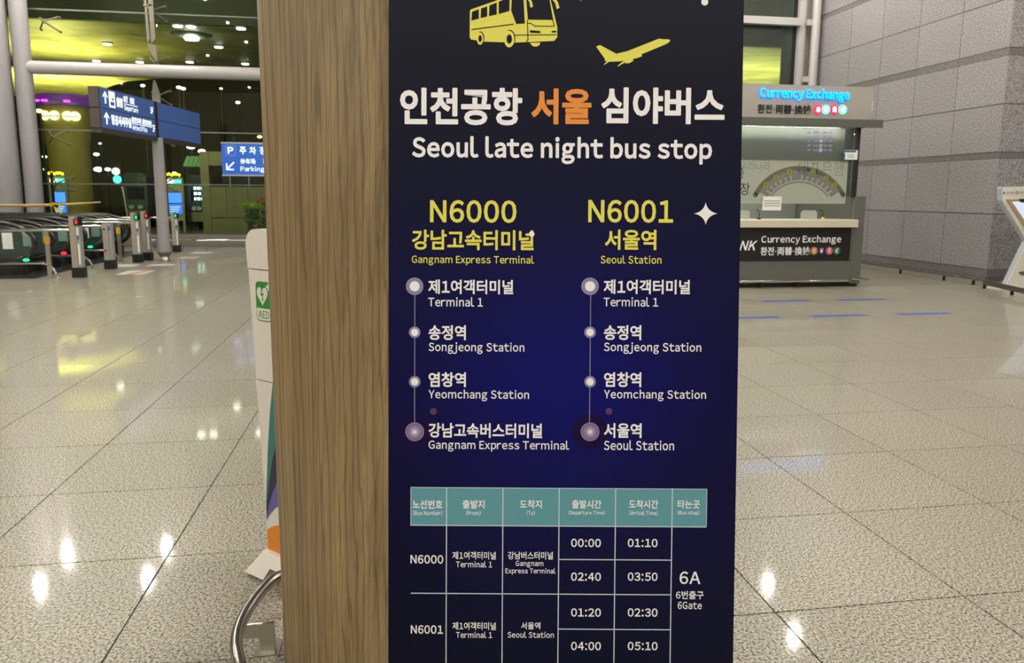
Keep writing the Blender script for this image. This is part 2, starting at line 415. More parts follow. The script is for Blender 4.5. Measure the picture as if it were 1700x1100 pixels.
def spider(x, zs=(6.28, 4.98, 4.1, 3.0, 1.78)):
    s = MB(); y = FYL - 0.42
    for z in zs:
        for sx, sz in ((-0.2, 0.14), (0.26, 0.18), (-0.2, -0.14), (0.26, -0.18)):
            s.tube([(x + 0.06, y + 0.02, z), (x + 0.06 + sx, y + 0.3, z + sz), (x + 0.06 + sx, FYL - 0.01, z + sz)], 0.02, 6)
            s.ball((x + 0.06 + sx, FYL - 0.03, z + sz), 0.035, 5)
    obj('spider_fitting', s, M['blade'], win, smooth=True)
spider(-8.85, (6.9, 5.9, 3.0, 1.78))
for x in (-6.2, -2.1): blade(x)

# return wall between the two facades (hidden by the sign pillar)
obj('wall_2', MB().box(2.0, 2.3, FYR, FYL, 0, CEIL), M['wallgrey'], kind='structure', label='short return wall between the two glazed facades')

# ---- right window above the booth (window_2)
w2 = thing('window_2', (6.6, FYR, 0), label='glazed facade bay behind and above the exchange booth', kind='structure')
obj('beam', MB().box(2.3, WX - 0.62, FYR - 0.28, FYR - 0.12, 5.86, 6.04), M['beam'], w2)
gx2 = [2.3, 5.05, 7.8, WX - 0.62]
for a in range(3):
    for z0, z1 in ((0.0, 3.0), (3.0, 5.86), (5.86, CEIL)):
        obj('pane', MB().box(gx2[a] + 0.01, gx2[a + 1] - 0.01, FYR, FYR + 0.012, z0 + 0.01, z1 - 0.01), M['glassr'], w2)
obj('mullion', MB().box(gx2[-1] - 0.06, gx2[-1], FYR - 0.04, FYR + 0.05, 0, CEIL), M['black'], w2)
obj('mullion', MB().box(gx2[-1], gx2[-1] + 0.14, FYR - 0.16, FYR + 0.04, 0, CEIL), M['beam'], w2)
obj('mullion', MB().box(gx2[-1] + 0.14, gx2[-1] + 0.2, FYR - 0.13, FYR + 0.04, 0, CEIL), mat('tan_mullion', srgb(160, 152, 130), 0.5), w2)
for xx in gx2[1:-1]:
    obj('mullion', MB().box(xx - 0.012, xx + 0.012, FYR - 0.02, FYR + 0.02, 0, CEIL), M['dark'], w2)
obj('ladder_post', MB().tube([(WX - 0.2, FYR - 0.22, 0), (WX - 0.2, FYR - 0.22, CEIL)], 0.11, 20), M['beam'], w2, smooth=True)
for z in (1.5, 3.05, 4.55, 5.95, 7.5):
    obj('ladder_plate', MB().box(WX - 0.46, WX - 0.28, FYR - 0.25, FYR - 0.17, z - 0.07, z + 0.07), M['beam'], w2)
obj('back_plate', MB().box(WX - 0.42, WX, FYR - 0.02, FYR + 0.04, 0, CEIL), mat('grey_plate', srgb(120, 116, 112), 0.6), w2)

# ---- columns of the left facade
def column(name, x, y, r, lab):
    t = thing(name, (x, y, 0), label=lab, kind='structure')
    obj('shaft', MB().tube([(x, y, 0), (x, y, CEIL)], r, 36), M['steelwhite'], t, smooth=True)
    obj('collar', MB().lathe((x, y, 0), [(r + 0.004, 3.62), (r + 0.004, 3.66)], 36), M['steelwhite'], t, smooth=True)
    return t
column('trim_1', -9.93, FYL - 0.65, 0.37, 'thick white round column at the left end of the facade')
column('trim_2', -9.30, FYL - 0.55, 0.21, 'slim white round column beside the thick one, carrying the tubular beam')

# low stainless bumper rail in front of the facade
def low_rail(x0, x1, y, lab, z=0.27):
    t = thing('bumper_rail', ((x0 + x1) / 2, y, 0), lab, 'rail')
    obj('rail_bar', MB().tube([(x0, y, z), (x1, y, z)], 0.032, 10), M['chrome'], t, smooth=True)
    n = max(2, int((x1 - x0) / 1.35) + 1)
    for k in range(n):
        x = x0 + 0.25 + k * (x1 - x0 - 0.5) / (n - 1)
        obj('support', MB().box(x - 0.012, x + 0.012, y - 0.02, y + 0.02, 0, z - 0.03).box(x - 0.04, x + 0.04, y - 0.04, y + 0.04, 0, 0.008), M['steel'], t)
low_rail(-5.28, -2.6, FYL - 0.62, 'low stainless bumper rail before the black window base, beside the white defibrillator cabinet')
low_rail(-5.72 - 0.9, -5.42, FYL - 0.62, 'short low stainless bumper rail behind the sign pole and last gate post')

# ================================================================== OUTSIDE
obj('ground', MB().box(-60, 45, FYL + 0.1, 90, -0.3, -0.02), mat('asphalt', srgb(52, 52, 48), 0.45, var=0.2, vscale=3), kind='structure', label='dark wet road outside the glass')
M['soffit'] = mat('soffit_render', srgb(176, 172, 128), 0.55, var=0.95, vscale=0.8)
SOF = 7.0
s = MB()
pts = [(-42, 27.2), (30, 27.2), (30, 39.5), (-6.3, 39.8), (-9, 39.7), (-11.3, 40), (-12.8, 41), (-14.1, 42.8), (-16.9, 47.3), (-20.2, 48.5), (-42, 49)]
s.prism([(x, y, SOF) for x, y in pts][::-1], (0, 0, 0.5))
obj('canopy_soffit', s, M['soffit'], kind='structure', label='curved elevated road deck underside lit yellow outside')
obj('canopy_fascia', MB().box(-42, 30, 27.0, 27.19, SOF, 14), mat('fascia', srgb(84, 84, 62), 0.7, var=0.1), kind='structure', label='dark olive fascia of the elevated road')
obj('street_backdrop', MB().box(-50, 40, 62, 62.5, 0, 14), mat('far_facade', srgb(40, 40, 36), 0.8, var=0.4, vscale=0.4), kind='structure', label='dark far building front across the road')

def rlamp(x, y, z, r, m_, dn=True, ext=0.04):
    return MB().disc((x, y, z), X_, Y_, r, r, 14, Vector((0, 0, -ext)))
M['outlens'] = emis('warm_downlight_lens', (1, 0.97, 0.88, 1), OUT_LAMP)
M['trim'] = mat('lamp_ring', srgb(150, 150, 140), 0.4)
proto = None
spots = [(160, 100), (232, 102), (315, 102), (407, 105), (400, 46), (295, 42), (317, 43), (178, 72), (363, 77)]
for px, py in spots + [None, None, None]:
    if px is None: continue
    p = onz(px, py, SOF - 0.03)
    if proto is None:
        t = thing('downlight', (p.x, p.y, SOF), 'small round downlight glowing in the soffit outside the glass', 'lamp', 'downlights in the road deck soffit')
        obj('ring', MB().lathe((p.x, p.y, SOF), [(0.15, -0.05), (0.18, -0.05), (0.19, -0.001)], 16), M['trim'], t)
        obj('lens', MB().disc((p.x, p.y, SOF - 0.06), X_, Y_, 0.14, 0.14, 14, Vector((0, 0, -0.015))), M['outlens'], t)
        proto = t; pb = p
    else: copy_tree(proto, None, (p.x - pb.x, p.y - pb.y, 0))
    if (px, py) == spots[-1]: break
# the large floodlight saucer
p = onz(318, 60, SOF - 0.05)
t = thing('floodlight', (p.x, p.y, SOF), 'large bright saucer floodlight under the outside soffit', 'lamp')
obj('saucer', MB().lathe((p.x, p.y, SOF), [(0.2, -0.12), (0.62, -0.03), (0.7, -0.002)], 24), M['trim'], t, smooth=True)
obj('lens', MB().lathe((p.x, p.y, SOF), [(0.05, -0.2), (0.22, -0.17), (0.25, -0.12)], 16), emis('flood_lens', (1, 1, 0.9, 1), 60), t)
# far lamps on poles below the dark far edge
def street_lamp(px, py, Y, r, m_, lab):
    p = ony(px, py, Y)
    t = thing('street_lamp', (p.x, p.y, -0.02), lab, 'street lamp')
    obj('pole', MB().tube([(p.x, p.y + 0.1, -0.02), (p.x, p.y + 0.1, p.z + r * 0.3)], 0.05, 6), M['dark'], t)
    obj('lamp_head', MB().ball((p.x, p.y, p.z), r * 0.62, 6, 0.55), m_, t)
M['wlamp'] = emis('white_lamp', (0.95, 1, 0.95, 1), 7)
M['ylamp'] = emis('yellow_lamp', (1, 0.93, 0.35, 1), 5)
M['clamp'] = emis('cyan_signal', (0.08, 0.95, 0.72, 1), 3.5)
M['rlamp'] = emis('red_signal', (1, 0.05, 0.06, 1), 3.0)
for k, (px, py, Y, r, m_, lab) in enumerate([
    (237, 142, 44, .2, 'wlamp', 'white lamp just right above the big blue sign corner'), (297, 145, 44, .22, 'wlamp', 'white lamp left of a twin below the beam'),
    (304, 147, 44.6, .22, 'wlamp', 'white lamp right of a twin below the beam'), (367, 147, 44, .14, 'wlamp', 'small lone white lamp high above the parking sign'),
    (395, 170, 44, .2, 'wlamp', 'lone white lamp above the parking sign'), (160, 256, 40, .22, 'wlamp', 'pale lamp behind the round tower, under the blue sign'),
    (163, 281, 38, .32, 'wlamp', 'wide white lamp left of the green signal'), (179, 281, 38, .22, 'wlamp', 'white lamp beside the wide one, left of the green signal'),
    (317, 243, 38, .35, 'wlamp', 'bright white lamp under the big blue sign end'), (335, 251, 38, .28, 'wlamp', 'white lamp left of the parking sign'),
    (431, 227, 36, .18, 'ylamp', 'yellowish lamp just above the parking sign'), (65, 184, 33, .22, 'ylamp', 'yellow lamp beside the slim white column'),
    (74, 260, 34, .15, 'wlamp', 'small white lamp low beside the slim white column'), (75, 281, 35, .13, 'ylamp', 'small yellow lamp above the left display stand'),
    (166, 238, 33, .09, 'wlamp', 'tiny white lamp right under the big blue sign'), (229, 289, 42, .16, 'wlamp', 'white lamp left of the sign pole'),
    (289, 287, 36, .14, 'wlamp', 'white lamp above the right display stand'),
    (83, 286, 30, .06, 'rlamp', 'small red light above the left display stand'), (273, 287, 30, .06, 'rlamp', 'small red light beside the sign pole'),
    (1, 285, 30, .14, 'rlamp', 'red lamp at the extreme left behind the thick column')]):
    street_lamp(px, py, Y, r, M[m_], lab)

# round ventilation tower with purple light ring and round lamps
tx, ty = -13.85, 36.0
t = thing('round_tower', (tx, ty, -0.02), 'round yellow-lit tower with purple light ring and round lamps outside', 'tower')
obj('shaft', MB().lathe((tx, ty, 0), [(0.8, -0.02), (0.82, 3.4), (0.95, 4.4), (1.05, 5.15)], 36), mat('tower_render', srgb(150, 136, 66), 0.6, var=0.2, vscale=2), t, smooth=True)
obj('collar', MB().lathe((tx, ty, 0), [(1.08, 5.15), (1.3, 5.28), (1.34, 5.5), (1.2, 5.62), (0.3, 5.66)], 36), mat('tower_collar', srgb(96, 50, 140), 0.4, emit=srgb(110, 40, 170), es=0.35), t, smooth=True)  # purple glow of the LED strips put into the collar as emission
for a in (-118, -102, -66):
    r0 = 1.345; b = MB(); aa = [math.radians(a - 5 + k * 2.5) for k in range(5)]
    b.tube([(tx + r0 * math.cos(q), ty + r0 * math.sin(q), 5.3) for q in aa], 0.04, 6)
    obj('light_strip', b, emis('magenta_strip', (1, 0.05, 0.9, 1), 6), t)
for a in (-116, -93, -66, -50):
    q = math.radians(a); n_ = Vector((math.cos(q), math.sin(q), -0.1)); u_ = Vector((-math.sin(q), math.cos(q), 0))
    c_ = Vector((tx, ty, 4.83)) + n_ * 1.02
    f = obj('round_lamp', MB().disc(c_, u_, Z_, 0.2, 0.19, 18, n_ * 0.05), M['ylamp'], t)
    obj('lamp_hood', MB().box(c_.x - 0.22, c_.x + 0.22, c_.y - 0.12, c_.y - 0.07, c_.z - 0.05, c_.z - 0.01), M['dark'], f)
# tower uplight that washes the soffit yellow
def spot(name, loc, target, watts, col, ang, size=0.3):
    l = bpy.data.lights.new(name, 'SPOT'); l.energy = watts; l.color = col; l.spot_size = math.radians(ang); l.spot_blend = 0.9; l.shadow_soft_size = size
    o = bpy.data.objects.new(name, l); COL.objects.link(o); o.location = loc
    o.rotation_euler = (Vector(target) - Vector(loc)).to_track_quat('-Z', 'Y').to_euler(); return o
YC = (1.0, 0.88, 0.26)
spot('yellow_uplight', (-15.6, 38.6, 4.6), (-16.5, 41.5, 7), YELLOW_W * 9, YC, 160)
spot('yellow_uplight', (-12.6, 32.5, 4.0), (-12.6, 31.5, 7), YELLOW_W * 2.2, YC, 150)
spot('yellow_uplight', (15.5, 33.0, 2.0), (15.5, 33.5, 7), YELLOW_W * 4.2, (1.0, 0.97, 0.36), 150)
spot('street_light', (-7.5, 27.8, 5.5), (-5.0, 31.0, 0), 420, (1.0, 0.95, 0.62), 140)
spot('street_light', (-12.0, 30.0, 6.2), (-12.0, 36.0, 0), 260, (1.0, 0.95, 0.62), 140)
obj('outer_pier', MB().box(ony(1301, 100, 24).x, ony(1345, 100, 24).x, 24.0, 24.2, -0.02, 14), mat('pier_render', srgb(118, 132, 112), 0.7, var=0.05), kind='structure', label='grey-green pier outside the right window')

# two display stands outside
def display_stand(px0, px1, lab):
    Y = 32.0; a = ony(px0, 350, Y).x; b = ony(px1, 350, Y).x; c = (a + b) / 2
    t = thing('display_stand', (c, Y, -0.02), lab, 'display stand')
    f = MB(); h = 0.33
    f.box(c - h, c - h + 0.08, Y - 0.05, Y + 0.1, -0.02, 2.15).box(c + h - 0.08, c + h, Y - 0.05, Y + 0.1, -0.02, 2.15)
    f.box(c - h + 0.08, c + h - 0.08, Y - 0.05, Y + 0.1, 0.45, 0.68).box(c - h + 0.08, c + h - 0.08, Y - 0.04, Y + 0.1, 1.6, 1.68).box(c - h + 0.08, c + h - 0.08, Y + 0.04, Y + 0.1, 0.68, 2.15)
    obj('frame', f, mat('olive_frame', srgb(150, 150, 110), 0.5), t)
    g = MB()
    for k in range(6):
        x = c - 0.27 + k * 0.095; g.disc((x, Y - 0.03, 2.27 + 0.02 * math.sin(k * 2.2)), X_, Z_, 0.045, 0.06, 8, Vector((0, -0.02, 0)))
    obj('amber_led_text', g, emis('amber_led', (1, 0.8, 0.02, 1), 5), t)
    g = MB().box(c - 0.26, c - 0.03, Y - 0.06, Y - 0.03, 1.93, 2.06); obj('white_led_text', g, emis('white_led', (0.8, 0.95, 1, 1), 4), t)
    g = MB().box(c - 0.02, c + 0.26, Y - 0.06, Y - 0.03, 1.93, 2.06); obj('green_led_text', g, M['clamp'], t)
    g = MB().box(c - 0.24, c + 0.24, Y - 0.06, Y - 0.03, 1.16, 1.55)
    sc = obj('blue_screen', g, emis('blue_screen', (0.06, 0.22, 1, 1), 2.6), t)
    g = MB().box(c - 0.24, c + 0.24, Y - 0.06, Y - 0.03, 0.72, 1.10)
    sc = obj('blue_screen', g, emis('blue_screen_low', (0.05, 0.18, 0.9, 1), 2.0), t)
    g = MB()
    for k in range(3): g.box(c - 0.2, c + 0.1 + 0.04 * k, Y - 0.07, Y - 0.061, 0.8 + k * 0.09, 0.83 + k * 0.09)
    obj('screen_text', g, emis('pale_screen_text', (0.5, 0.7, 1, 1), 2.2), sc)
display_stand(90, 110, 'left display stand with blue screens outside the glass')
display_stand(282, 303, 'right display stand with blue screens outside, right of the sign pole')

# traffic signal, bus, shelter wall and planters outside
p = ony(194, 292, 36)
t = thing('traffic_signal', (p.x, 36, -0.02), 'green traffic signal on a leaning post outside', 'traffic light')
obj('post', MB().tube([(p.x + 0.35, 36.1, -0.02), (p.x + 0.05, 36.1, p.z + 0.5)], 0.07, 8), M['steel'], t)
obj('signal_head', MB().box(p.x - 0.2, p.x + 0.2, 36.0, 36.2, p.z - 0.45, p.z + 0.5), M['dark'], t)
obj('green_lens', MB().disc((p.x + 0.02, 35.99, p.z - 0.15), X_, Z_, 0.17, 0.17, 14, Vector((0, -0.05, 0))), M['clamp'], t)
obj('white_lens', MB().disc((p.x - 0.02, 35.99, p.z + 0.2), X_, Z_, 0.15, 0.15, 14, Vector((0, -0.05, 0))), M['wlamp'], t)

def bus(px0, px1, ytop, ybot, Y, lab, body, led):
    x0, x1 = ony(px0, 300, Y).x, ony(px1, 300, Y).x; z1 = ony(px0, ytop, Y).z
    t = thing('bus', ((x0 + x1) / 2, Y, -0.02), lab, 'bus')
    m_ = MB().prism([(x0, Y, 0.35), (x1, Y, 0.35), (x1, Y, z1 - 0.2), (x1 - 0.15, Y, z1), (x0 + 0.15, Y, z1), (x0, Y, z1 - 0.2)], (0, 7, 0))
    obj('body', m_, body, t)
    obj('windscreen', MB().box(x0 + 0.12, x1 - 0.12, Y - 0.03, Y, 1.25, z1 - 0.65), mat('dark_windscreen', srgb(18, 30, 40), 0.1, coat=0.5), t)
    obj('bumper', MB().box(x0 + 0.05, x1 - 0.05, Y - 0.1, Y, 0.35, 0.75), mat('bus_bumper', srgb(130, 130, 105), 0.5), t)
    for xx in (x0 + 0.3, x1 - 0.3):
        obj('wheel', MB().tube([(xx - 0.14, Y + 1.2, 0.45), (xx + 0.14, Y + 1.2, 0.45)], 0.46, 16), M['black'], t)
        obj('headlamp', MB().disc((xx, Y - 0.1, 0.9), X_, Z_, 0.12, 0.09, 12, Vector((0, -0.03, 0))), mat('lamp_glass', srgb(190, 200, 200), 0.2), t)
    if led:
        g = MB()
        for r_ in range(3):
            x = x0 + 0.3
            while x < x1 + 0.1:
                wd = random.uniform(0.07, 0.16); g.box(x, x + wd, Y - 0.06, Y - 0.035, z1 - 0.62 - r_ * 0.22, z1 - 0.5 - r_ * 0.22); x += wd + 0.05
        obj('route_display', g, emis('led_display', (0.6, 0.9, 1, 1), 4), t)
bus(309, 341, 290, 365, 34, 'dark blue bus with lit white text panel beside the shelter', mat('bus_blue', srgb(40, 62, 84), 0.4, coat=0.3), True)
bus(205, 243, 286, 365, 37, 'grey-blue coach parked left of the sign pole outside', mat('coach_grey', srgb(70, 84, 88), 0.4, coat=0.3), False)

# shelter wall (olive concrete) to the right of the bus
Y = 31.0
ax = lambda px: ony(px, 300, Y).x
zz = lambda py: ony(390, py, Y).z
t = thing('bus_shelter', (ax(390), Y, -0.02), 'olive concrete shelter with dark openings behind the parking sign', 'shelter')
olive = mat('olive_concrete', srgb(124, 120, 84), 0.8, var=0.15, vscale=1.5)
obj('parapet', MB().box(ax(337), 4.0, Y, Y + 0.3, -0.02, zz(310)), olive, t)
for k in range(12):
    x = ax(340) + k * 0.8; 
    if x < 3.2: obj('parapet_panel', MB().box(x, x + 0.77, Y - 0.03, Y, 0.62, zz(312)), olive, t)
obj('lintel', MB().box(ax(337), 4.0, Y - 0.03, Y + 0.3, zz(275), zz(252)), olive, t)
obj('corner_pier', MB().box(ax(334), ax(348), Y - 0.06, Y + 0.4, -0.02, zz(252)), olive, t)
for px in (382, 413, 450): obj('post', MB().box(ax(px) - 0.02, ax(px) + 0.02, Y, Y + 0.06, zz(310), zz(275)), M['steelwhite'], t)
obj('back_wall', MB().box(ax(348), 4.0, Y + 2.2, Y + 2.3, -0.02, zz(252)), M['dark'], t)
t = thing('awning', (ony(322, 275, 33).x, 33, -0.02), 'pale green awning with vertical ribs above the blue bus', 'awning')
xa, xb = ony(308, 275, 33).x, ony(337, 275, 33).x
for k in range(4):
    x = xa + (xb - xa) * k / 4
    obj('rib_panel', MB().prism([(x + 0.01, 33.2, 3.0), (x + (xb - xa) / 4 - 0.01, 33.2, 3.0), (x + (xb - xa) / 4 - 0.01, 32.6, 2.6), (x + 0.01, 32.6, 2.6)], (0, 0, 0.05)), mat('green_canvas', srgb(110, 160, 120), 0.6, emit=srgb(110, 160, 120), es=0.0), t)
obj('awning_post', MB().box(xa, xa + 0.06, 33.1, 33.2, -0.02, 3.0).box(xb - 0.06, xb, 33.1, 33.2, -0.02, 3.0), M['dark'], t)

def planter(px, py, Y, w_, lab, flower=None, green=srgb(160, 205, 50)):
    p = ony(px, py, Y)
    t = thing('planter', (p.x, Y, p.z - 0.9), lab, 'planter')
    obj('stand', MB().tube([(p.x, Y, -0.02), (p.x, Y, p.z - 0.45)], 0.03, 6), M['dark'], t)
    obj('pot', MB().prism([(p.x - w_ * 0.42, Y, p.z - 0.45), (p.x + w_ * 0.42, Y, p.z - 0.45), (p.x + w_ * 0.5, Y, p.z), (p.x - w_ * 0.5, Y, p.z)], (0, 0.4, 0)), mat('grey_pot', srgb(120, 115, 108), 0.7, var=0.2), t)
    g = MB(); fl = MB()
    for k in range(130):
        a = random.uniform(-1, 1); d = Vector((a * 1.0, random.uniform(-0.6, 0.5), random.uniform(0.15, 1.0))).normalized()
        L = random.uniform(0.2, 0.5) * (w_ / 0.5); b0 = Vector((p.x + a * w_ * 0.35, Y + 0.2 + random.uniform(-0.15, 0.15), p.z - 0.02))
        mid = b0 + d * L * 0.6; end = b0 + d * L + Vector((0, 0, -0.28 * L)); sd = d.cross(Z_).normalized() * 0.035
        g.add([b0, mid + sd, end, mid - sd], [(0, 1, 2), (0, 2, 3)])
        if flower and k % 5 == 0: fl.ball(end + Vector((0, 0, 0.12)), 0.06, 4)
    obj('foliage', g, mat('leaf_green', green, 0.5, var=0.3), t)
    if flower: obj('blossom', fl, mat('red_petal', flower, 0.5), t)
planter(417, 345, 28.8, 0.42, 'grey planter of bright yellow-green leaves near the wooden pillar')
planter(446, 345, 30.2, 0.42, 'planter with red blossoms half hidden behind the wooden pillar', srgb(190, 40, 40), srgb(60, 90, 40))
g = MB()
hx = ony(425, 375, 28.0)
for k in range(500):
    c = Vector((hx.x + random.uniform(-0.35, 1.4), 28.2 + random.uniform(-0.3, 0.3), random.uniform(0.0, 0.95)))
    u_ = Vector((random.uniform(-1, 1), random.uniform(-1, 1), random.uniform(-1, 1))).normalized(); v_ = u_.cross(Vector((0.3, 1, 0.2))).normalized()
    g.add([c - u_ * 0.07, c + v_ * 0.04, c + u_ * 0.07, c - v_ * 0.04], [(0, 1, 2, 3)])
o = obj('low_hedge', g, mat('hedge_green', srgb(50, 100, 28), 0.5, var=0.3), loc=(hx.x, 28.2, -0.02)); tag(o, 'low dark green hedge under the planters outside', 'hedge')

# ================================================================== HALL LAMPS
M['lens'] = emis('hall_downlight_lens', (1.0, 0.955, 0.87, 1), HALL_LAMP)
proto = None
lamp_spots = []
for X in (-24, -17, -9.1, -6.5, -2.0, 1.2, 3.8, 9.0, 14.5):
    for Yl in (-8.5, -1.5, 3.0, 7.0, 11.0, 14.8, 19.7, 21.4):
        if (Yl > 15 and X > -3) or (X > 10 and Yl > 11.5): continue
        if X == -2.0 and Yl > 0: continue
        lamp_spots.append((X, Yl))
for X in (5.5, 9.5): lamp_spots.append((X, 17.0))
for X, Yl in lamp_spots:
    if proto is None:
        t = thing('ceiling_lamp', (X, Yl, CEIL), 'round recessed downlight in the hall ceiling', 'ceiling lamp', 'recessed downlights of the hall ceiling')
        obj('ring', MB().lathe((X, Yl, CEIL), [(0.09, -0.03), (0.13, -0.03), (0.15, -0.001)], 16), M['trim'], t)
        obj('lens', MB().lathe((X, Yl, CEIL), [(0.012, -0.085), (0.032, -0.078), (0.05, -0.058), (0.056, -0.03)], 12), M['lens'], t)
        proto = t; pb = (X, Yl)
    else: copy_tree(proto, None, (X - pb[0], Yl - pb[1], 0))

# ================================================================== SIGN PILLAR AND POSTER
LEAN = math.radians(6.7)
Pn = (-_H0 * math.cos(LEAN) + Z_ * math.sin(LEAN)).normalized()      # outward normal of the leaning front
Pc = point_on(936, 550, CAM + _H0 * 1.9, -_H0)
PF = Frame(Pc, _R0, _H0 * math.sin(LEAN) + Z_ * math.cos(LEAN))
def cz(X, D, z): return _R0 * X + _H0 * D + Z_ * z                    # camera-facing plan coordinates (X right, D away)
def front_D(z): return 1.9 + (z - Pc.z) * math.tan(LEAN) + 0.012
XL = PF.px(645, 550); XR = PF.px(1226, 550)
xl, xr = XL.dot(_R0), XR.dot(_R0)
HP = 2.75
def pillar_ring(z):
    D0 = front_D(z); pts = []
    pts.append((xr - 0.0015, D0)); 
    pts.append((xl, D0))
    # wooden flank runs back to a rounded corner, silhouette fixed
    ex, ed = -0.763, 2.30
    r = 0.05
    fl = Vector((ex - xl, ed - D0)); L = fl.length; fl /= L
    for k in range(1, 8): pts.append((xl + fl.x * L * k / 8 * 0.93, D0 + fl.y * L * k / 8 * 0.93))
    c0 = Vector((xl + fl.x * L * 0.93, D0 + fl.y * L * 0.93)); c2 = Vector((ex, ed + 0.09)); c1 = Vector((ex, ed + 0.0))
    for k in range(0, 9):
        q = k / 8; v = c0 * (1 - q) ** 2 + c1 * 2 * q * (1 - q) + c2 * q * q; pts.append((v.x, v.y))
    pts.append((ex + 0.03, 2.50)); pts.append((xr - 0.03, 2.50))
    return pts
zs = [0.0, 0.1] + [0.1 + (HP - 0.1) * k / 10 for k in range(1, 11)]
b = MB(); n = len(pillar_ring(0.0))
for z in zs: b.v += [cz(X, D, z) for X, D in pillar_ring(z)]
for i in range(len(zs) - 1):
    for k in range(n): b.f.append((i * n + k, (i + 1) * n + k, (i + 1) * n + (k + 1) % n, i * n + (k + 1) % n))
b.f += [tuple(range(n)), tuple(range(len(b.v) - 1, len(b.v) - n - 1, -1))]
pil = thing('sign_pillar', cz((xl + xr) / 2, 2.2, 0), 'tall wood-grain clad pillar with rounded left corner behind the blue poster', 'pillar')
obj('cladding', b, M['wood'], pil, smooth=True)
bb = MB()
rg = [(X * 1.0 + (0.02 if X > 0 else -0.02) * 0, D) for X, D in pillar_ring(0)]
bb.prism([cz(X, D, HP) for X, D in pillar_ring(HP)][::-1], (0, 0, 0.04)); obj('top_cap', bb, M['dark'], pil)
# little seam seen low on the cladding
def seg(mb, P, Q, r): return mb.tube([P, Q], r, 5)

# poster body: a thin board with a printed gradient
post = thing('bus_stop_poster', PF.px(936, 1100), 'large dark blue night bus stop poster on the front of the wooden pillar', 'poster')
Mp = mat('poster_print', srgb(20, 20, 60), 0.42, coat=0.0, spec=0.16); Mp.node_tree.nodes['Principled BSDF'].inputs['Coat Roughness'].default_value = 0.25
at = Mp.node_tree.nodes.new('ShaderNodeAttribute'); at.attribute_name = 'print'
Mp.node_tree.links.new(at.outputs['Color'], Mp.node_tree.nodes['Principled BSDF'].inputs['Base Color'])
YT, YB = -330, 1330
def smst(a, b, x): t = max(0, min(1, (x - a) / (b - a))); return t * t * (3 - 2 * t)
def pcol(x, y):
    stops = [(-330, (34, 34, 44)), (0, (30, 31, 42)), (120, (24, 26, 38)), (260, (17, 19, 44)), (420, (15, 16, 54)), (640, (13, 13, 60)), (780, (14, 14, 56)), (900, (18, 18, 56)), (1100, (16, 17, 44)), (1330, (10, 12, 24))]
    for (ya, ca), (yb, cb) in zip(stops, stops[1:]):
        if ya <= y <= yb:
            t = (y - ya) / (yb - ya); c = [p * (1 - t) + q * t for p, q in zip(ca, cb)]; break
    else: c = list(stops[-1][1])
    g = math.exp(-((x - 930) / 230) ** 2 - ((y - 640) / 230) ** 2)
    c = [c[0] + 4 * g, c[1] + 3 * g, c[2] + 52 * g]
    g2 = math.exp(-((x - 650) / 120) ** 2 - ((y - 950) / 260) ** 2); c = [c[0] - 6 * g2, c[1] - 5 * g2, c[2] - 8 * g2]
    return c
a0, _ = PF.loc(645, 550); a1, _ = PF.loc(1226, 550)
bT = PF.loc(936, -300)[1]; bB = PF.loc(936, 1330)[1]
if PF.pt(0, bB).z < 0.25: bB += (0.25 - PF.pt(0, bB).z) / math.cos(LEAN)
nx, ny = 24, 60; g = MB(); cols = []
pyA = lambda bb_: bb_
for j in range(ny + 1):
    for i in range(nx + 1):
        aa = a0 + (a1 - a0) * i / nx; bv = bB + (bT - bB) * j / ny
        g.v.append(PF.pt(aa, bv, 0.0))
        # print coordinates in design units
        cols.append((645 + 581 * i / nx, 550 - bv * 656))
for j in range(ny):
    for i in range(nx):
        k = j * (nx + 1) + i; g.f.append((k, k + 1, k + nx + 2, k + nx + 1))
o = obj('printed_face', g, Mp, post)
ca = o.data.color_attributes.new('print', 'FLOAT_COLOR', 'POINT')
for i, (x, y) in enumerate(cols): c_ = pcol(x, y); ca.data[i].color = srgb(max(0, c_[0] * 0.72), max(0, c_[1] * 0.74), max(0, c_[2] * 0.95))
g = MB(); PF.rect(g, a0, bB, a1, bT, -0.0005, 0.011); obj('board', g, M['navy'], post)

def T(body, x0, y0, x1, y1, m_='txt', bold=0.016, name='lettering', **kw):
    g = MB(); PF.textpx(g, body, x0, y0, x1, y1, bold=bold, **kw); return obj(name, g, M[m_], post)
T('인천공항', 664, 145.4, 867, 207.8, bold=0.034, name='title_lettering')
T('서울', 882, 146.8, 982, 206.5, 'orange', bold=0.034, name='title_lettering')
T('심야버스', 998, 145.4, 1203, 206.0, bold=0.034, name='title_lettering')
T('Seoul late night bus stop', 684, 227, 1182, 272.5, bold=0.034, name='title_lettering')
T('N6000', 714, 332, 857.5, 369.8, 'yel', bold=0.024, name='route_number')
T('강남고속터미널', 684, 381.5, 886, 415, 'yel', bold=0.026)
T('Gangnam Express Terminal', 683.5, 423.8, 886.8, 440.6, 'yel', bold=0.015)
T('N6001', 976.5, 331.6, 1117.5, 369.8, 'yel', bold=0.024, name='route_number')
T('서울역', 1004, 381, 1089.6, 414.7, 'yel', bold=0.026)
T('Seoul Station', 997, 423.8, 1098, 437.5, 'yel', bold=0.015)
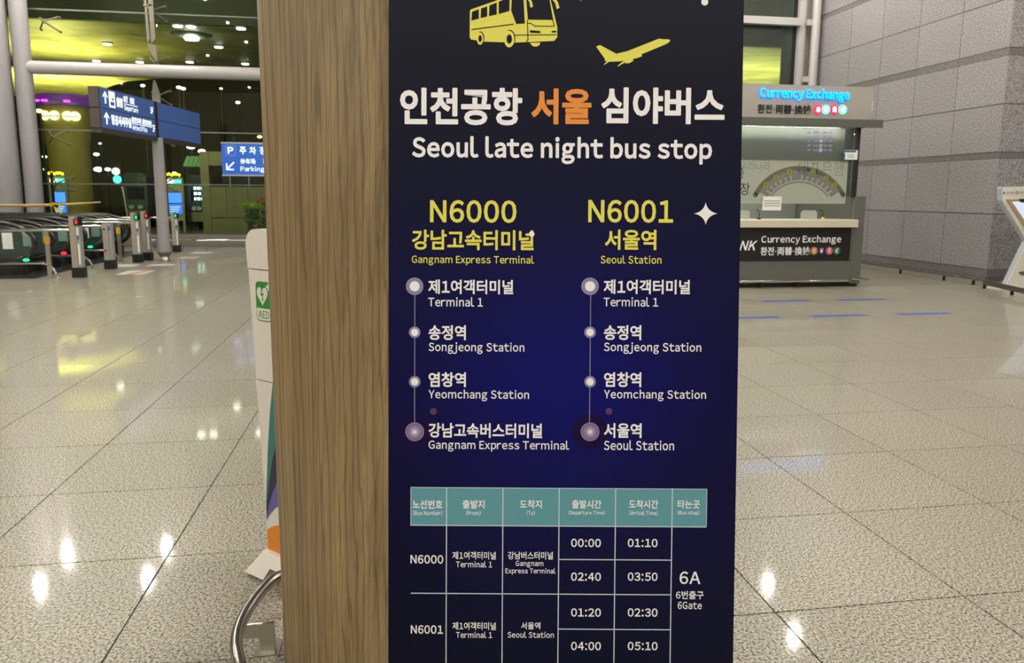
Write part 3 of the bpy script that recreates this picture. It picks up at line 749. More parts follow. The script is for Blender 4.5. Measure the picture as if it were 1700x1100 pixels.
for x0, last, laste, xe, xk, xk1 in ((711, '강남고속버스터미널', 'Gangnam Express Terminal', 945, 900, 878.3), (1002, '서울역', 'Seoul Station', 1119, 1065, 1172)):
    xs = 688.5 if x0 < 900 else 979.5
    T('제1여객터미널', x0, 464, x0 + (141 if x0 < 900 else 143.5), 488, bold=0.026)
    T('Terminal 1', x0, 493, x0 + 90.5, 508.6, bold=0.016)
    T('송정역', x0 + 0.5, 539.4, x0 + 62.5, 564.2, bold=0.026)
    T('Songjeong Station', x0 + 0.5, 568, x0 + (159.5 if x0 < 900 else 162), 587.4, bold=0.016)
    T('염창역', x0 + 0.5, 617.4, x0 + 62.5, 642.2, bold=0.026)
    T('Yeomchang Station', x0 + 0.5, 646.4, xk1, 665.6, bold=0.016)
    T(last, x0 + 0.5, 702, xk, 726.5, bold=0.026)
    T(laste, x0 + 0.5, 730.5, xe, 749.5 if x0 < 900 else 747.0, bold=0.016)
    M['halo'] = M.get('halo') or mat('lavender_ring', srgb(140, 140, 178), 0.45)
    M['glow'] = M.get('glow') or mat('purple_halo_print', srgb(30, 12, 62), 0.45, spec=0.12)
    g = MB(); PF.circ(g, xs, 716.2, 29, 0.0006, 40); obj('route_halo', g, M['glow'], post)
    g = MB(); PF.rectpx(g, xs - 0.7, 485, xs + 0.7, 716, 0.0009); obj('route_line', g, M['halo'], post)
    for yy, ro, ri in ((475, 14.6, 8.4), (551.3, 9.6, 6.2), (633.3, 9.6, 6.2)):
        g = MB(); PF.circ(g, xs, yy, ro, 0.0012); d = obj('stop_marker', g, M['halo'], post)
        g = MB(); PF.circ(g, xs, yy, ri, 0.0017); obj('marker_centre', g, M['txt'], d)
    g = MB(); PF.circ(g, xs, 716.2, 15.6, 0.0012); d = obj('stop_marker', g, mat('lilac_rim', srgb(152, 136, 178), 0.45), post)
    for q, (rr, cc) in enumerate(((14.3, (124, 108, 156)), (11.5, (138, 122, 166)), (8.5, (160, 146, 184)), (5.8, (190, 178, 206)), (3.2, (238, 232, 242)))):
        g = MB(); PF.circ(g, xs, 716.2, rr, 0.0015 + 0.0003 * q); obj('marker_centre', g, mat('lilac', srgb(*cc), 0.45), d)
    g = MB(); PF.circ(g, xs + 31.2, 682.4, 5.7, 0.001); obj('pink_dot', g, mat('plum_dot', srgb(90, 46, 96), 0.45), post)
g = MB(); PF.circ(g, 882.7, 388.4, 4.6, 0.0014); obj('white_dot', g, M['txt'], post)
g = MB(); PF.circ(g, 1169.8, 3.6, 5.8, 0.0014); obj('white_dot', g, M['txt'], post)
# four-point star
st = []
for k in range(4):
    for q in range(9):
        t_ = q / 9; a_ = math.pi / 2 * k
        A = (math.cos(a_), math.sin(a_)); B = (math.cos(a_ + math.pi / 2), math.sin(a_ + math.pi / 2))
        cc = 0.16; C_ = ((A[0] + B[0]) * cc, (A[1] + B[1]) * cc)
        st.append((1171.4 + 19.6 * ((1 - t_) ** 2 * A[0] + 2 * t_ * (1 - t_) * C_[0] + t_ * t_ * B[0]), 354.4 - 18.4 * ((1 - t_) ** 2 * A[1] + 2 * t_ * (1 - t_) * C_[1] + t_ * t_ * B[1])))
g = MB(); c_ = PF.px(1171.4, 354.4, 0.001); g.v.append(c_)
for x, y in st: g.v.append(PF.px(x, y, 0.001))
for k in range(len(st)): g.f.append((0, 1 + (k + 1) % len(st), 1 + k))
obj('star', g, M['txt'], post)

# bus pictogram (crop units -> photo units)
BX = lambda L: [(630 + x / 5.3125, y / 5.3125) for x, y in L]
def P(pts, m_, off, name, par=post):
    me = MB(); PF.poly(me, pts[::-1] if sum((pts[i][0] - pts[i - 1][0]) * (pts[i][1] + pts[i - 1][1]) for i in range(len(pts))) < 0 else pts, off); return obj(name, me, M[m_], par)
def arcpts(cx_, cy_, rx, ry, n=20, a0_=0, a1_=360): return [(cx_ + rx * math.cos(math.radians(a0_ + (a1_ - a0_) * k / n)), cy_ + ry * math.sin(math.radians(a0_ + (a1_ - a0_) * k / n))) for k in range(n + (0 if a1_ - a0_ == 360 else 1))]
busb = P(BX([(797, 98), (806, 84), (1070, -8), (1165, -42), (1230, -58), (1450, -58), (1495, -48), (1512, 10), (1568, 240), (1568, 328), (1540, 362), (1300, 372), (1195, 376), (1110, 374), (922, 368), (862, 358), (806, 348), (796, 330)]), 'yel', 0.0008, 'bus_pictogram')
for q in ([(818, 104), (876, 84), (876, 165), (810, 183)], [(896, 76), (950, 58), (950, 146), (893, 160)], [(970, 50), (1034, 24), (1034, 128), (966, 143)], [(1052, 16), (1096, -2), (1148, -22), (1146, 98), (1052, 124)],
          [(1168, -30), (1268, -44), (1282, 208), (1206, 212), (1162, 98)], [(1292, -44), (1492, -40), (1534, 186), (1524, 176), (1308, 174)]):
    P(BX(q), 'navy', 0.0013, 'pictogram_window', busb)
for q in ([(812, 258), (1182, 210), (1184, 218), (814, 266)], [(1196, 307), (1564, 304), (1564, 311), (1196, 314)], [(1300, 176), (1307, 176), (1314, 350), (1300, 374), (1292, 374), (1306, 345)],
          [(1308, 203), (1336, 203), (1370, 228), (1545, 229), (1545, 235), (1366, 235), (1334, 210), (1308, 210)], [(1524, 180), (1530, 180), (1546, 232), (1538, 232)],
          [(1324, 268), (1416, 274), (1420, 292), (1330, 290)], [(1520, 274), (1560, 272), (1558, 288), (1516, 288)]):
    P(BX(q), 'navy', 0.0013, 'pictogram_line', busb)
for cx_, cy_, rx, ry in ((887, 342, 29, 55), (1144, 346, 46, 74)):
    P(BX(arcpts(cx_ + 4, cy_ - 6, rx + 4, ry + 2, 16, -110, 30) + [(cx_, cy_)]), 'navy', 0.0012, 'pictogram_line', busb)
    P(BX(arcpts(cx_, cy_, rx, ry)), 'yel', 0.0014, 'pictogram_wheel', busb)
    P(BX(arcpts(cx_ + 1, cy_, rx * 0.52, ry * 0.55)), 'navy', 0.0018, 'pictogram_hub', busb)
P(BX([(1326, 378), (1420, 376), (1412, 396), (1390, 410), (1366, 412), (1344, 402)]), 'yel', 0.0009, 'pictogram_wheel', busb)
P(BX([(1300, -10), (1330, -12), (1345, 20), (1355, 62), (1330, 68), (1322, 20)]), 'yel', 0.0016, 'pictogram_mirror', busb)
P(BX([(1515, -12), (1555, -10), (1575, 25), (1588, 72), (1562, 82), (1550, 30), (1530, 8)]), 'yel', 0.0016, 'pictogram_mirror', busb)
AX = lambda L: [(930 + x / 5.484, y / 5.484) for x, y in L]
pl = P(AX([(327, 424), (362, 410), (510, 490), (612, 466), (900, 352), (935, 358), (985, 358), (1003, 370), (985, 390), (950, 408), (740, 495), (745, 513), (700, 530), (660, 537), (620, 545), (540, 560), (455, 562), (402, 553), (410, 542)]), 'yel', 0.0009, 'aeroplane_pictogram')
P(AX([(605, 540), (664, 536), (664, 556), (630, 576), (590, 578)]), 'yel', 0.001, 'pictogram_engine', pl)
P(AX([(590, 545), (612, 543), (596, 566), (520, 609), (530, 592)]), 'yel', 0.0012, 'pictogram_wing', pl)
P(AX([(425, 556), (458, 556), (395, 594), (400, 584)]), 'yel', 0.0012, 'pictogram_wing', pl)
P([(962.5, -6), (972, -6), (966, 0.5), (962.8, 1.3)], 'yel', 0.001, 'yellow_mark')

# timetable
g = MB(); PF.rectpx(g, 681.5, 810.5, 1173, 872.3, 0.0006); tbl = obj('table_header', g, M['teal'], post)
lm = mat('table_line', srgb(214, 222, 232), 0.45)
def L(x0, y0, x1, y1, w_=0.85):
    g = MB()
    if abs(x1 - x0) > abs(y1 - y0): PF.rectpx(g, x0, y0 - w_, x1, y0 + w_, 0.0010)
    else: PF.rectpx(g, x0 - w_, y0, x0 + w_, y1, 0.0010)
    obj('table_line', g, lm, post)
for x in (741, 834.2, 927.2, 1020.5, 1114.2): L(x, 810, x, 1103)
L(681.5, 810, 1173, 810, 0.6); L(681.5, 872.6, 1173, 872.6)
L(682, 985.3, 1114, 985.3); L(927.5, 928.5, 1114, 928.5); L(927.5, 1044, 1114, 1044); L(682, 1103, 1173, 1103)
L(682, 811, 682, 872, 0.5); L(1173, 811, 1173, 872, 0.5)
for body, x0, x1 in (('노선번호', 685, 734.5), ('출발지', 768, 804.5), ('도착지', 863, 899.5), ('출발시간', 949.5, 998.3), ('도착시간', 1044, 1092.5), ('타는곳', 1125, 1161.8)): T(body, x0, 829.3, x1, 843.6, bold=0.02)
for body, x0, x1 in (('(Bus Number)', 685.5, 734), ('(From)', 774, 798), ('(To)', 874.5, 888), ('(Departure Time)', 944, 1004), ('(Arrival Time)', 1044.5, 1092), ('(Bus stop)', 1125, 1161)): T(body, x0, 846.6, x1, 855.2, bold=0.014)
T('N6000', 681.5, 920.5, 736, 935, bold=0.022); T('N6001', 682, 1037, 735.5, 1051.3, bold=0.022)
for y, a_, b_ in ((915, '강남버스터미널', None), (1032, None, None)):
    T('제1여객터미널', 751, y, 823.3, y + 13); T('Terminal 1', 757, y + 15.8, 817, y + 26.2)
T('강남버스터미널', 843, 915, 918, 928); T('Gangnam', 856, 930.2, 902, 941.5); T('Express Terminal', 839, 942.4, 922.5, 953.5)
T('서울역', 865, 1032, 897, 1044); T('Seoul Station', 842.5, 1047.8, 919.5, 1058)
for y, p_, q_ in ((893.6, '00:00', '01:10'), (949.6, '02:40', '03:50'), (1009, '01:20', '02:30'), (1064.6, '04:00', '05:10')):
    T(p_, 948, y, 997.6, y + 14, bold=0.022); T(q_, 1042, y, 1091.6, y + 14, bold=0.022)
T('6A', 1128, 948, 1163, 969, bold=0.016); T('6번출구', 1122, 980, 1168, 994); T('6Gate', 1125, 998, 1165, 1010.5)

# ================================================================== GUARD RAIL round the pillar foot
rp = [onz(x, y, 0.165) for x, y in ((463, 953), (437, 976), (412, 1009), (394, 1045), (391, 1076), (399, 1104))]
a_ = rp[-1]
xx, dd = a_.dot(_R0), a_.dot(_H0)
path = [cz(0.60, 2.60, 0.165), cz(0.2, 2.62, 0.165), cz(-0.3, 2.63, 0.165), cz(rp[0].dot(_R0) + 0.12, rp[0].dot(_H0) + 0.03, 0.165)] + rp
path += [cz(xx + 0.03, dd - 0.09, 0.165), cz(xx + 0.09, dd - 0.17, 0.165), cz(xx + 0.2, dd - 0.25, 0.165), cz(-0.3, 1.52, 0.165), cz(0.2, 1.50, 0.165), cz(0.6, 1.52, 0.165), cz(0.74, 1.62, 0.165)]
rail = thing('guard_rail', cz(-0.4, 2.4, 0), 'bent stainless tube guard rail at the foot of the wooden pillar', 'rail')
# smooth the path
def smooth(pts, it=2, closed=False):
    for _ in range(it):
        q = [pts[0]]
        for a, b in zip(pts, pts[1:]): q += [a * 0.75 + b * 0.25, a * 0.25 + b * 0.75]
        pts = q + [pts[-1]]
    return pts
obj('tube', MB().tube(smooth(path, 4), 0.0205, 16), mat('dull_chrome', srgb(160, 152, 140), 0.2, metal=1.0), rail, smooth=True)
bp = onz(446, 1082, 0.0); bd = bp.dot(_H0)
bxf = lambda px, py: point_on(px, py, _H0 * bd, _H0)
br = MB(); q = [bxf(405, 1038), bxf(454, 1034), bxf(457, 1080), bxf(432, 1082), bxf(431, 1059), bxf(405, 1060)]
br.prism([Vector((p.x, p.y, max(0.0, p.z))) for p in q], _H0 * 0.012); obj('bracket', br, M['steel'], rail)
br = MB(); q0 = bxf(430, 1082); br.box(q0.x - 0.01, q0.x + 0.07, q0.y - 0.03, q0.y + 0.05, 0, 0.005); obj('foot_plate', br, M['steel'], rail)

# ================================================================== DEFIBRILLATOR CABINET
A0 = onz(449, 912, 0.10); ang = math.radians(-45.5)
fu = Vector((-math.sin(ang), -math.cos(ang), 0)); fu = Vector((0.713, -0.701, 0)).normalized()
fb = Vector((fu.y * -1, fu.x, 0))          # depth direction, away from the face
if fb.dot(Vector((0, 1, 0))) < 0: fb = -fb
AF = Frame(A0, fu, Z_)
if AF.N.dot(CAM - A0) < 0: AF.N = -AF.N
aed = thing('defibrillator_cabinet', (A0.x, A0.y, 0), 'white floor-standing defibrillator cabinet with green heart sign, beside the wooden pillar', 'cabinet')
# plumb left edge: take the edge through the cabinet's lower corner
Wd, Dp = 0.32, 0.14
def af(a, z, off=0.0): return A0 + fu * a + Z_ * (z - 0.10) + AF.N * off
# the edge stands a hand further left at the top (slim taper)
eL = lambda z: -0.012 - 0.055 * max(0, (z - 0.1)) / 1.3
def slab(name, z0, z1, m_, round_top=0, off=0.0):
    p = [af(eL(z0), z0), af(Wd, z0), af(Wd, z1)]
    if round_top:
        r = round_top
        p = [af(eL(z0), z0), af(Wd, z0), af(Wd, z1 - r)] + [af(Wd - r + r * math.cos(t), z1 - r + r * math.sin(t)) for t in [math.pi / 2 * k / 6 for k in range(1, 7)]] + \
            [af(eL(z1) + r - r * math.sin(t), z1 - r + r * math.cos(t)) for t in [math.pi / 2 * k / 6 for k in range(0, 7)]]
    else: p.append(af(eL(z1), z1))
    b = MB().prism([q + AF.N * off for q in p], -AF.N * Dp); return obj(name, b, m_, aed)
zA = AF.P.z + AF.loc(414, 445.6)[1]; zB = AF.P.z + AF.loc(427, 629.5)[1]; zT = AF.P.z + AF.loc(420, 380)[1]
slab('lower_body', 0.10, zB - 0.002, M['white']); slab('middle_body', zB + 0.002, zA - 0.002, M['white']); slab('hood', zA + 0.002, zT, M['white'], 0.06, 0.003)
slab('inner_core', 0.11, zT - 0.1, M['dark'], 0, -0.004)
# sign
gM = mat('sign_green', srgb(28, 138, 48), 0.4); 
def rrect(fr, x0, y0, x1, y1, r, off, mb, n=5):
    a0_, b0_ = fr.loc(x0, y1); a1_, b1_ = fr.loc(x1, y0)
    return mb
lt = AF.loc(424, 466); lb = AF.loc(430, 532)
sa0, sb1, sb0 = lt[0], lt[1], lb[1]; sw = (sb1 - sb0) * 0.60; hh = sb1 - sb0
def rr(a0_, b0_, a1_, b1_, r, off, corners=(1, 1, 1, 1)):
    pts = []
    for (cx_, cy_, s0, on) in ((a1_ - r, b1_ - r, 0, corners[0]), (a0_ + r, b1_ - r, 90, corners[1]), (a0_ + r, b0_ + r, 180, corners[2]), (a1_ - r, b0_ + r, 270, corners[3])):
        if on:
            for k in range(6): t = math.radians(s0 + 18 * k); pts.append(AF.pt(cx_ + r * math.cos(t), cy_ + r * math.sin(t), off))
        else: 
            t = math.radians(s0 + 45); pts.append(AF.pt(cx_ + r * math.copysign(1, math.cos(t)), cy_ + r * math.copysign(1, math.sin(t)), off))
    return pts
def addp(name, pts, m_, par=aed): 
    g = MB(); g.add(pts, [tuple(range(len(pts)))]); return obj(name, g, m_, par)
sign = addp('emergency_sign', rr(sa0, sb0, sa0 + sw, sb1, 0.02, 0.001), gM)
addp('sign_white', rr(sa0 + 0.004, sb0 + 0.004, sa0 + sw - 0.004, sb0 + hh * 0.33, 0.017, 0.0016, (0, 0, 1, 1)), M['white'], sign)
hc = (sa0 + sw * 0.44, sb0 + hh * 0.66); hp = []
for k in range(40):
    t = 2 * math.pi * k / 40; x = 16 * math.sin(t) ** 3; y = 13 * math.cos(t) - 5 * math.cos(2 * t) - 2 * math.cos(3 * t) - math.cos(4 * t)
    hp.append(AF.pt(hc[0] + x * sw * 0.36 / 16, hc[1] + y * hh * 0.25 / 15, 0.0018))
addp('heart', hp, M['white'], sign)
bx = lambda L: [AF.pt(hc[0] + x * sw, hc[1] + y * hh, 0.0024) for x, y in L]
addp('bolt', bx([(-0.06, 0.13), (0.0, 0.13), (-0.03, 0.04), (0.1, 0.06), (0.03, -0.1), (0.07, -0.09), (0.02, -0.16), (-0.04, -0.09), (0.0, -0.09), (0.03, 0.0), (-0.1, -0.02)]), gM, sign)
cc = (sa0 + sw * 0.85, sb0 + hh * 0.88); k_ = 0.011
addp('cross', [AF.pt(cc[0] + x * k_, cc[1] + y * k_, 0.0018) for x, y in ((-.4, 1.2), (.4, 1.2), (.4, .4), (1.2, .4), (1.2, -.4), (.4, -.4), (.4, -1.2), (-.4, -1.2), (-.4, -.4), (-1.2, -.4), (-1.2, .4), (-.4, .4))], M['white'], sign)
g = MB(); AF.text(g, 'AED', sa0 + sw * 0.14, sb0 + hh * 0.08, sa0 + sw * 0.86, sb0 + hh * 0.27, 0.0024, 0.006); obj('lettering', g, gM, sign)
# curved colour stripes at the foot
def stripe(name, col, f0, f1):
    lo, hi = [], []
    for k in range(13):
        a = Wd * 0.99 * k / 12
        lo.append(AF.pt(max(a, 0) + eL(0.2) + 0.002, f0(a), 0.0012)); hi.append(AF.pt(a + eL(0.2) + 0.002, f1(a), 0.0012))
    g = MB(); g.v = lo + hi
    for k in range(12): g.f.append((k, k + 1, 14 + k, 13 + k))
    obj(name, g, mat(name, srgb(*col), 0.4), aed)
c1 = lambda a, s, h: s + h * (1 - math.exp(-a / 0.09))
stripe('orange_stripe', (226, 134, 26), lambda a: 0.0, lambda a: c1(a, 0.085, 0.07))
stripe('violet_stripe', (96, 92, 160), lambda a: c1(a, 0.125, 0.14), lambda a: c1(a, 0.135, 0.30))
stripe('navy_stripe', (34, 32, 62), lambda a: c1(a, 0.135, 0.30), lambda a: c1(a, 0.17, 0.50))
stripe('teal_stripe', (44, 118, 118), lambda a: c1(a, 0.17, 0.50), lambda a: c1(a, 0.20, 0.90))
# splayed foot with a cut-out
F0, F1 = -0.075, Wd + 0.0
ft = MB()
pts = [af(F0, 0.012, 0.075), af(F0 + 0.12, 0.012, 0.075), af(F0 + 0.135, 0.055, 0.05), af(F1 - 0.1, 0.055, 0.05), af(F1 - 0.08, 0.012, 0.075), af(F1, 0.012, 0.075), af(F1 - 0.03, 0.10, 0.02), af(F0 + 0.055, 0.10, 0.02)]
ft.prism(pts, -AF.N * (Dp + 0.09)); obj('foot', ft, M['white'], aed)
for a in (F0 + 0.04, F1 - 0.04): 
    c = af(a, 0.0, 0.02); obj('rubber_foot', MB().lathe((c.x, c.y, 0), [(0.02, 0), (0.02, 0.013)], 10), M['black'], aed)

# ================================================================== GATE POSTS AND RAILS
M['redsig'] = emis('red_indicator', (1, 0.02, 0.03, 1), 3.0); M['grnsig'] = emis('green_indicator', (0.02, 1, 0.3, 1), 2.0)
def gate_post(x, y, h, col, lab, mirror=False, w_=0.17):
    t = thing('gate_post', (x, y, 0), lab, 'gate post', 'steel gate posts in front of the escalators')
    b = MB().box(x - w_ / 2, x + w_ * 0.10, y - 0.07, y + 0.07, 0.17, h); obj('back_profile', b, M['postmetal'], t)
    b = MB().box(x + w_ * 0.10, x + w_ / 2, y - 0.055, y + 0.075, 0.17, h - (0.12 if col else 0)); obj('front_profile', b, M['steelwhite'], t)
    obj('boot', MB().box(x - w_ / 2 - 0.01, x + w_ / 2 + 0.02, y - 0.09, y + 0.09, 0.0, 0.185), M['black'], t)
    if col:
        ind = obj('indicator', MB().box(x + 0.0, x + w_ / 2 + 0.01, y - 0.085, y + 0.06, h - 0.16, h - 0.045), M['black'], t)
        obj('arrow_light', MB().disc((x + w_ / 4 + 0.004, y - 0.086, h - 0.1), X_, Z_, 0.018, 0.04, 10, Vector((0, -0.004, 0))), col, ind)
    else:
        obj('sticker', MB().box(x + 0.02, x + 0.06, y - 0.058, y - 0.056, h - 0.14, h - 0.06), mat('blue_sticker', srgb(50, 80, 160), 0.5), t)
        for z in (h - 0.12, h - 0.55): obj('sensor', MB().disc((x - 0.05, y - 0.071, z), X_, Z_, 0.02, 0.02, 10, Vector((0, -0.004, 0))), M['black'], t)
    if col:
        obj('sticker', MB().box(x + 0.025, x + 0.06, y - 0.058, y - 0.056, h - 0.34, h - 0.2), M['paper'], t)
        obj('sticker', MB().box(x + 0.03, x + 0.06, y - 0.058, y - 0.056, h - 0.42, h - 0.36), mat('blue_sticker', srgb(50, 80, 160), 0.5), t)
        obj('sticker', MB().box(x + 0.03, x + 0.065, y - 0.058, y - 0.056, h - 0.88, h - 0.5), M['paper'], t)
gate_post(-5.73, 14.92, 1.12, M['redsig'], 'gate post with red light, nearest and leftmost of the row')
gate_post(-5.74, 16.53, 0.93, None, 'shorter gate post without light, second from the left')
gate_post(-5.68, 18.05, 1.11, M['grnsig'], 'gate post with green light, third from the left', w_=0.16)
gate_post(-5.64, 18.62, 1.13, M['redsig'], 'gate post with red light just behind the third post', w_=0.16)
gate_post(-5.66, 21.1, 1.06, M['grnsig'], 'farthest gate post, green light, right of the sign pole', w_=0.15)

def hand_rail(y, x1, z, lab, low=True, tagx=None, x0=-12.5, topx=None):
    t = thing('lane_rail', ((x0 + x1) / 2, y, 0), lab, 'rail', 'stainless lane rails before the escalators')
    obj('top_rail', MB().tube([(x0, y, z), (x1, y, z)], 0.027, 10), M['chrome'], t, smooth=True)
    if low:
        zl = 0.27; r = 0.245; xe = -6.33
        p = [(x0, y - 0.02, zl), (xe - 0.1, y - 0.02, zl)] + [(xe + r * math.sin(a), y - 0.02, zl - r + r * math.cos(a)) for a in [math.pi / 2 * k / 8 for k in range(9)]] + [(xe + r, y - 0.02, 0.005)]
        obj('low_rail', MB().tube(p, 0.022, 10), M['chrome'], t, smooth=True)
        obj('flange', MB().lathe((xe + r, y - 0.02, 0), [(0.055, 0.0), (0.055, 0.01), (0.03, 0.02)], 14), M['steel'], t)
    for sx in ([tagx] if tagx else []) + [-9.5, -11.8]:
        s_ = obj('support', MB().box(sx - 0.035, sx + 0.035, y - 0.02, y + 0.02, 0.0122 if sx < -6.42 else 0.0, z - 0.02), M['steel'], t)
        if sx == tagx: obj('tag', MB().box(sx - 0.045, sx + 0.045, y - 0.025, y - 0.021, z - 0.25, z - 0.11), mat('amber_tag', srgb(190, 140, 30), 0.5), s_)
hand_rail(14.85, -5.82, 0.87, 'nearest stainless lane rail ending at the first gate post', True, -6.2)
hand_rail(16.53, -5.83, 0.87, 'second stainless lane rail ending at the short gate post', True, None)
hand_rail(18.05, -5.765, 0.89, 'third stainless lane rail ending at the green-lit post', True, -6.05)
hand_rail(18.62, -5.725, 0.93, 'fourth stainless lane rail ending at the second red-lit post', False)
hand_rail(21.1, -5.74, 0.90, 'farthest stainless lane rail passing behind the sign pole', False)

# dark polished metal landing plate
o = obj('landing_plate', MB().add([(-20, 14.75, 0.001), (-6.42, 14.75, 0.001), (-6.42, 21.4, 0.001), (-20, 21.4, 0.001), (-20, 14.75, 0.012), (-6.42, 14.75, 0.012), (-6.42, 21.4, 0.012), (-20, 21.4, 0.012)],
     [(0, 3, 2, 1), (4, 5, 6, 7), (0, 1, 5, 4), (1, 2, 6, 5), (2, 3, 7, 6), (3, 0, 4, 7)]), mat('dark_landing', srgb(74, 80, 78), 0.12, metal=0.3), loc=(-13, 18, 0)); tag(o, 'dark polished floor plate under the escalator ends', 'floor plate')

# escalators: balustrades with looping handrails
def loop(y, x1, zt=1.0, zb=0.26, x0=-15.0, rad=None):
    r = (zt - zb) / 2; cx_ = x1 - r; cz_ = (zt + zb) / 2
    return [(x0, y, zt), (cx_ - 0.6, y, zt)] + [(cx_ - 0.4 + (r + 0.4) * math.sin(math.pi * k / 16) if k < 8 else cx_ + r * math.sin(math.pi * k / 16), y, cz_ + r * math.cos(math.pi * k / 16)) for k in range(1, 17)] + [(x0, y, zb)]
M['trimsteel'] = mat('dark_trim_steel', srgb(96, 94, 90), 0.25, metal=1.0)
def escalator(ya, yb, xa, lab, sig=None, sx=0.0):
    t = thing('escalator', (-9, (ya + yb) / 2, 0.012), lab, 'escalator', 'row of escalators behind the lane rails')
    for y in (ya, yb):
        pth = loop(y, xa)
        obj('handrail', MB().tube(pth, 0.042, 10), M['rubber'], t, smooth=True)
        pin = [(p[0] - 0.05 if p[0] > -14 else p[0], p[1], 0.63 + (p[2] - 0.63) * 0.87) for p in pth]
        obj('handrail_trim', MB().tube(pin, 0.016, 8), M['trimsteel'], t, smooth=True)
        gl = [Vector((p[0] - 0.07, p[1] - 0.006, 0.63 + (p[2] - 0.63) * 0.8)) for p in pth]; gl[0].x += 0.07; gl[-1].x += 0.07
        g = MB().prism(gl, (0, 0.012, 0)); pn = obj('glass_panel', g, M['glassb'], t)
        obj('skirt', MB().box(-15, xa - 0.35, y - 0.09, y + 0.09, 0.012, 0.22), M['dark'], t)
        obj('skirt_end', MB().box(xa - 0.35, xa - 0.22, y - 0.1, y + 0.1, 0.012, 0.2), M['black'], t)
        obj('notice', MB().box(xa - 0.56, xa - 0.38, y - 0.012, y - 0.008, 0.5, 0.80), M['paper'], pn)
    obj('step_band', MB().box(-15, xa - 0.4, ya + 0.1, yb - 0.1, 0.012, 0.05), M['dark'], t)
    obj('comb_plate', MB().box(xa - 0.9, xa - 0.78, ya + 0.1, yb - 0.1, 0.05, 0.06), mat('yellow_comb', srgb(190, 170, 50), 0.5), t)
    if sig: obj('direction_light', MB().ball((xa - 0.33 + sx, ya - 0.12, 0.3), 0.055, 6, 0.5), sig, t)
escalator(15.35, 16.15, -6.62, 'nearest escalator, its looped handrails at the left edge', M['grnsig'], 0.2)
escalator(17.0, 17.75, -6.62, 'second escalator from the front, behind the first gate post', M['redsig'], 0.2)
escalator(18.95, 19.6, -6.62, 'third escalator from the front, left of the green-lit post', M['grnsig'])
escalator(20.3, 20.85, -6.7, 'farthest escalator, nearest the facade')

# striped barrier tape tied across
tp = [ony(x, y, 16.3) for x, y in ((-60, 343), (0, 341), (50, 341), (92, 340), (130, 338), (167, 335.5))]
t = thing('barrier_pole', (tp[3].x, 16.3, 0.012), 'thin yellow-brown barrier pole with a knotted striped tape above the escalators', 'barrier')
obj('pole', MB().tube(tp, [0.032, 0.03, 0.03, 0.028, 0.022, 0.012], 8), mat('tan_pole', srgb(176, 146, 88), 0.5, var=0.15, vscale=20), t, smooth=True)
kn = MB(); c = tp[3]
for k in range(9):
    a = k * 0.9; kn.box(c.x - 0.08 + 0.02 * k, c.x - 0.05 + 0.02 * k, c.y - 0.05, c.y - 0.03, c.z - 0.03 + 0.02 * math.sin(a), c.z + 0.03 + 0.02 * math.sin(a))
kn.prism([c + Vector((0, -0.05, 0)), c + Vector((0.05, -0.05, 0)), c + Vector((0.13, -0.05, -0.16)), c + Vector((0.09, -0.05, -0.17))], (0, 0.005, 0))
kn.prism([c + Vector((-0.02, -0.05, 0)), c + Vector((0.02, -0.05, 0)), c + Vector((0.05, -0.05, -0.12)), c + Vector((0.01, -0.05, -0.13))], (0, 0.005, 0))
obj('knotted_tape', kn, mat('yellow_tape', srgb(205, 180, 50), 0.5), t)
obj('pole_stand', MB().tube([(tp[0].x, 16.3, 0.012), (tp[0].x, 16.3, tp[0].z)], 0.03, 8), M['steel'], t)

# ================================================================== BIG DIRECTION SIGN ON ITS POLE
SA, SB = Vector((-5.5, 15.9, 0)), Vector((-4.81, 20.7, 0))
su = (SB - SA).normalized(); SF = Frame(SA, su, Z_)
if SF.N.dot(CAM - SA) < 0: SF.N = -SF.N
SLEN = (SB - SA).length; TH = 0.19
sm = SF.loc(259, 200)[0]
SZ0, SZ1 = 2.79, 3.56; zm = 3.165
ds = thing('direction_sign', (-5.18, 18.34, 0), 'long blue overhead direction sign board on the white pole', 'sign')
M['signblue'] = mat('sign_blue', srgb(60, 84, 136), 0.4, emit=srgb(60, 84, 138), es=0.38)
def sbox(name, a0_, a1_, z0, z1, off, th, m_, par=ds):
    g = MB(); SF.rect(g, a0_, z0, a1_, z1, off, th); return obj(name, g, m_, par)
sbox('housing', 0, SLEN, SZ0 - 0.09, SZ1, 0, TH, mat('sign_housing', srgb(66, 58, 52), 0.5))
sbox('end_cap', -0.03, 0.0, SZ0, zm - 0.01, 0, TH, mat('sign_cap', srgb(74, 66, 60), 0.5)); sbox('end_cap', -0.03, 0.0, zm + 0.01, SZ1, 0, TH, mat('sign_cap', srgb(74, 66, 60), 0.5))
for a0_, a1_ in ((0.01, sm - 0.06), (sm + 0.1, SLEN)):
    for z0, z1 in ((SZ0 + 0.005, zm - 0.008), (zm + 0.008, SZ1 - 0.005)):
        sbox('sign_panel', a0_, a1_, z0, z1, 0.006, 0.012, M['signblue'])
sbox('mullion', sm - 0.05, sm + 0.09, SZ0 - 0.06, SZ1 + 0.0, 0.008, TH, mat('sign_mullion', srgb(50, 42, 38), 0.5))
M['signtxt'] = emis('backlit_white', (0.86, 0.97, 1, 1), 1.7)
W1 = sm - 0.06
def st_(body, a0_, a1_, z0, z1, bold=0.03):
    g = MB(); SF.text(g, body, a0_ * W1, z0, a1_ * W1, z1, 0.009, bold); obj('sign_lettering', g, M['signtxt'], ds)
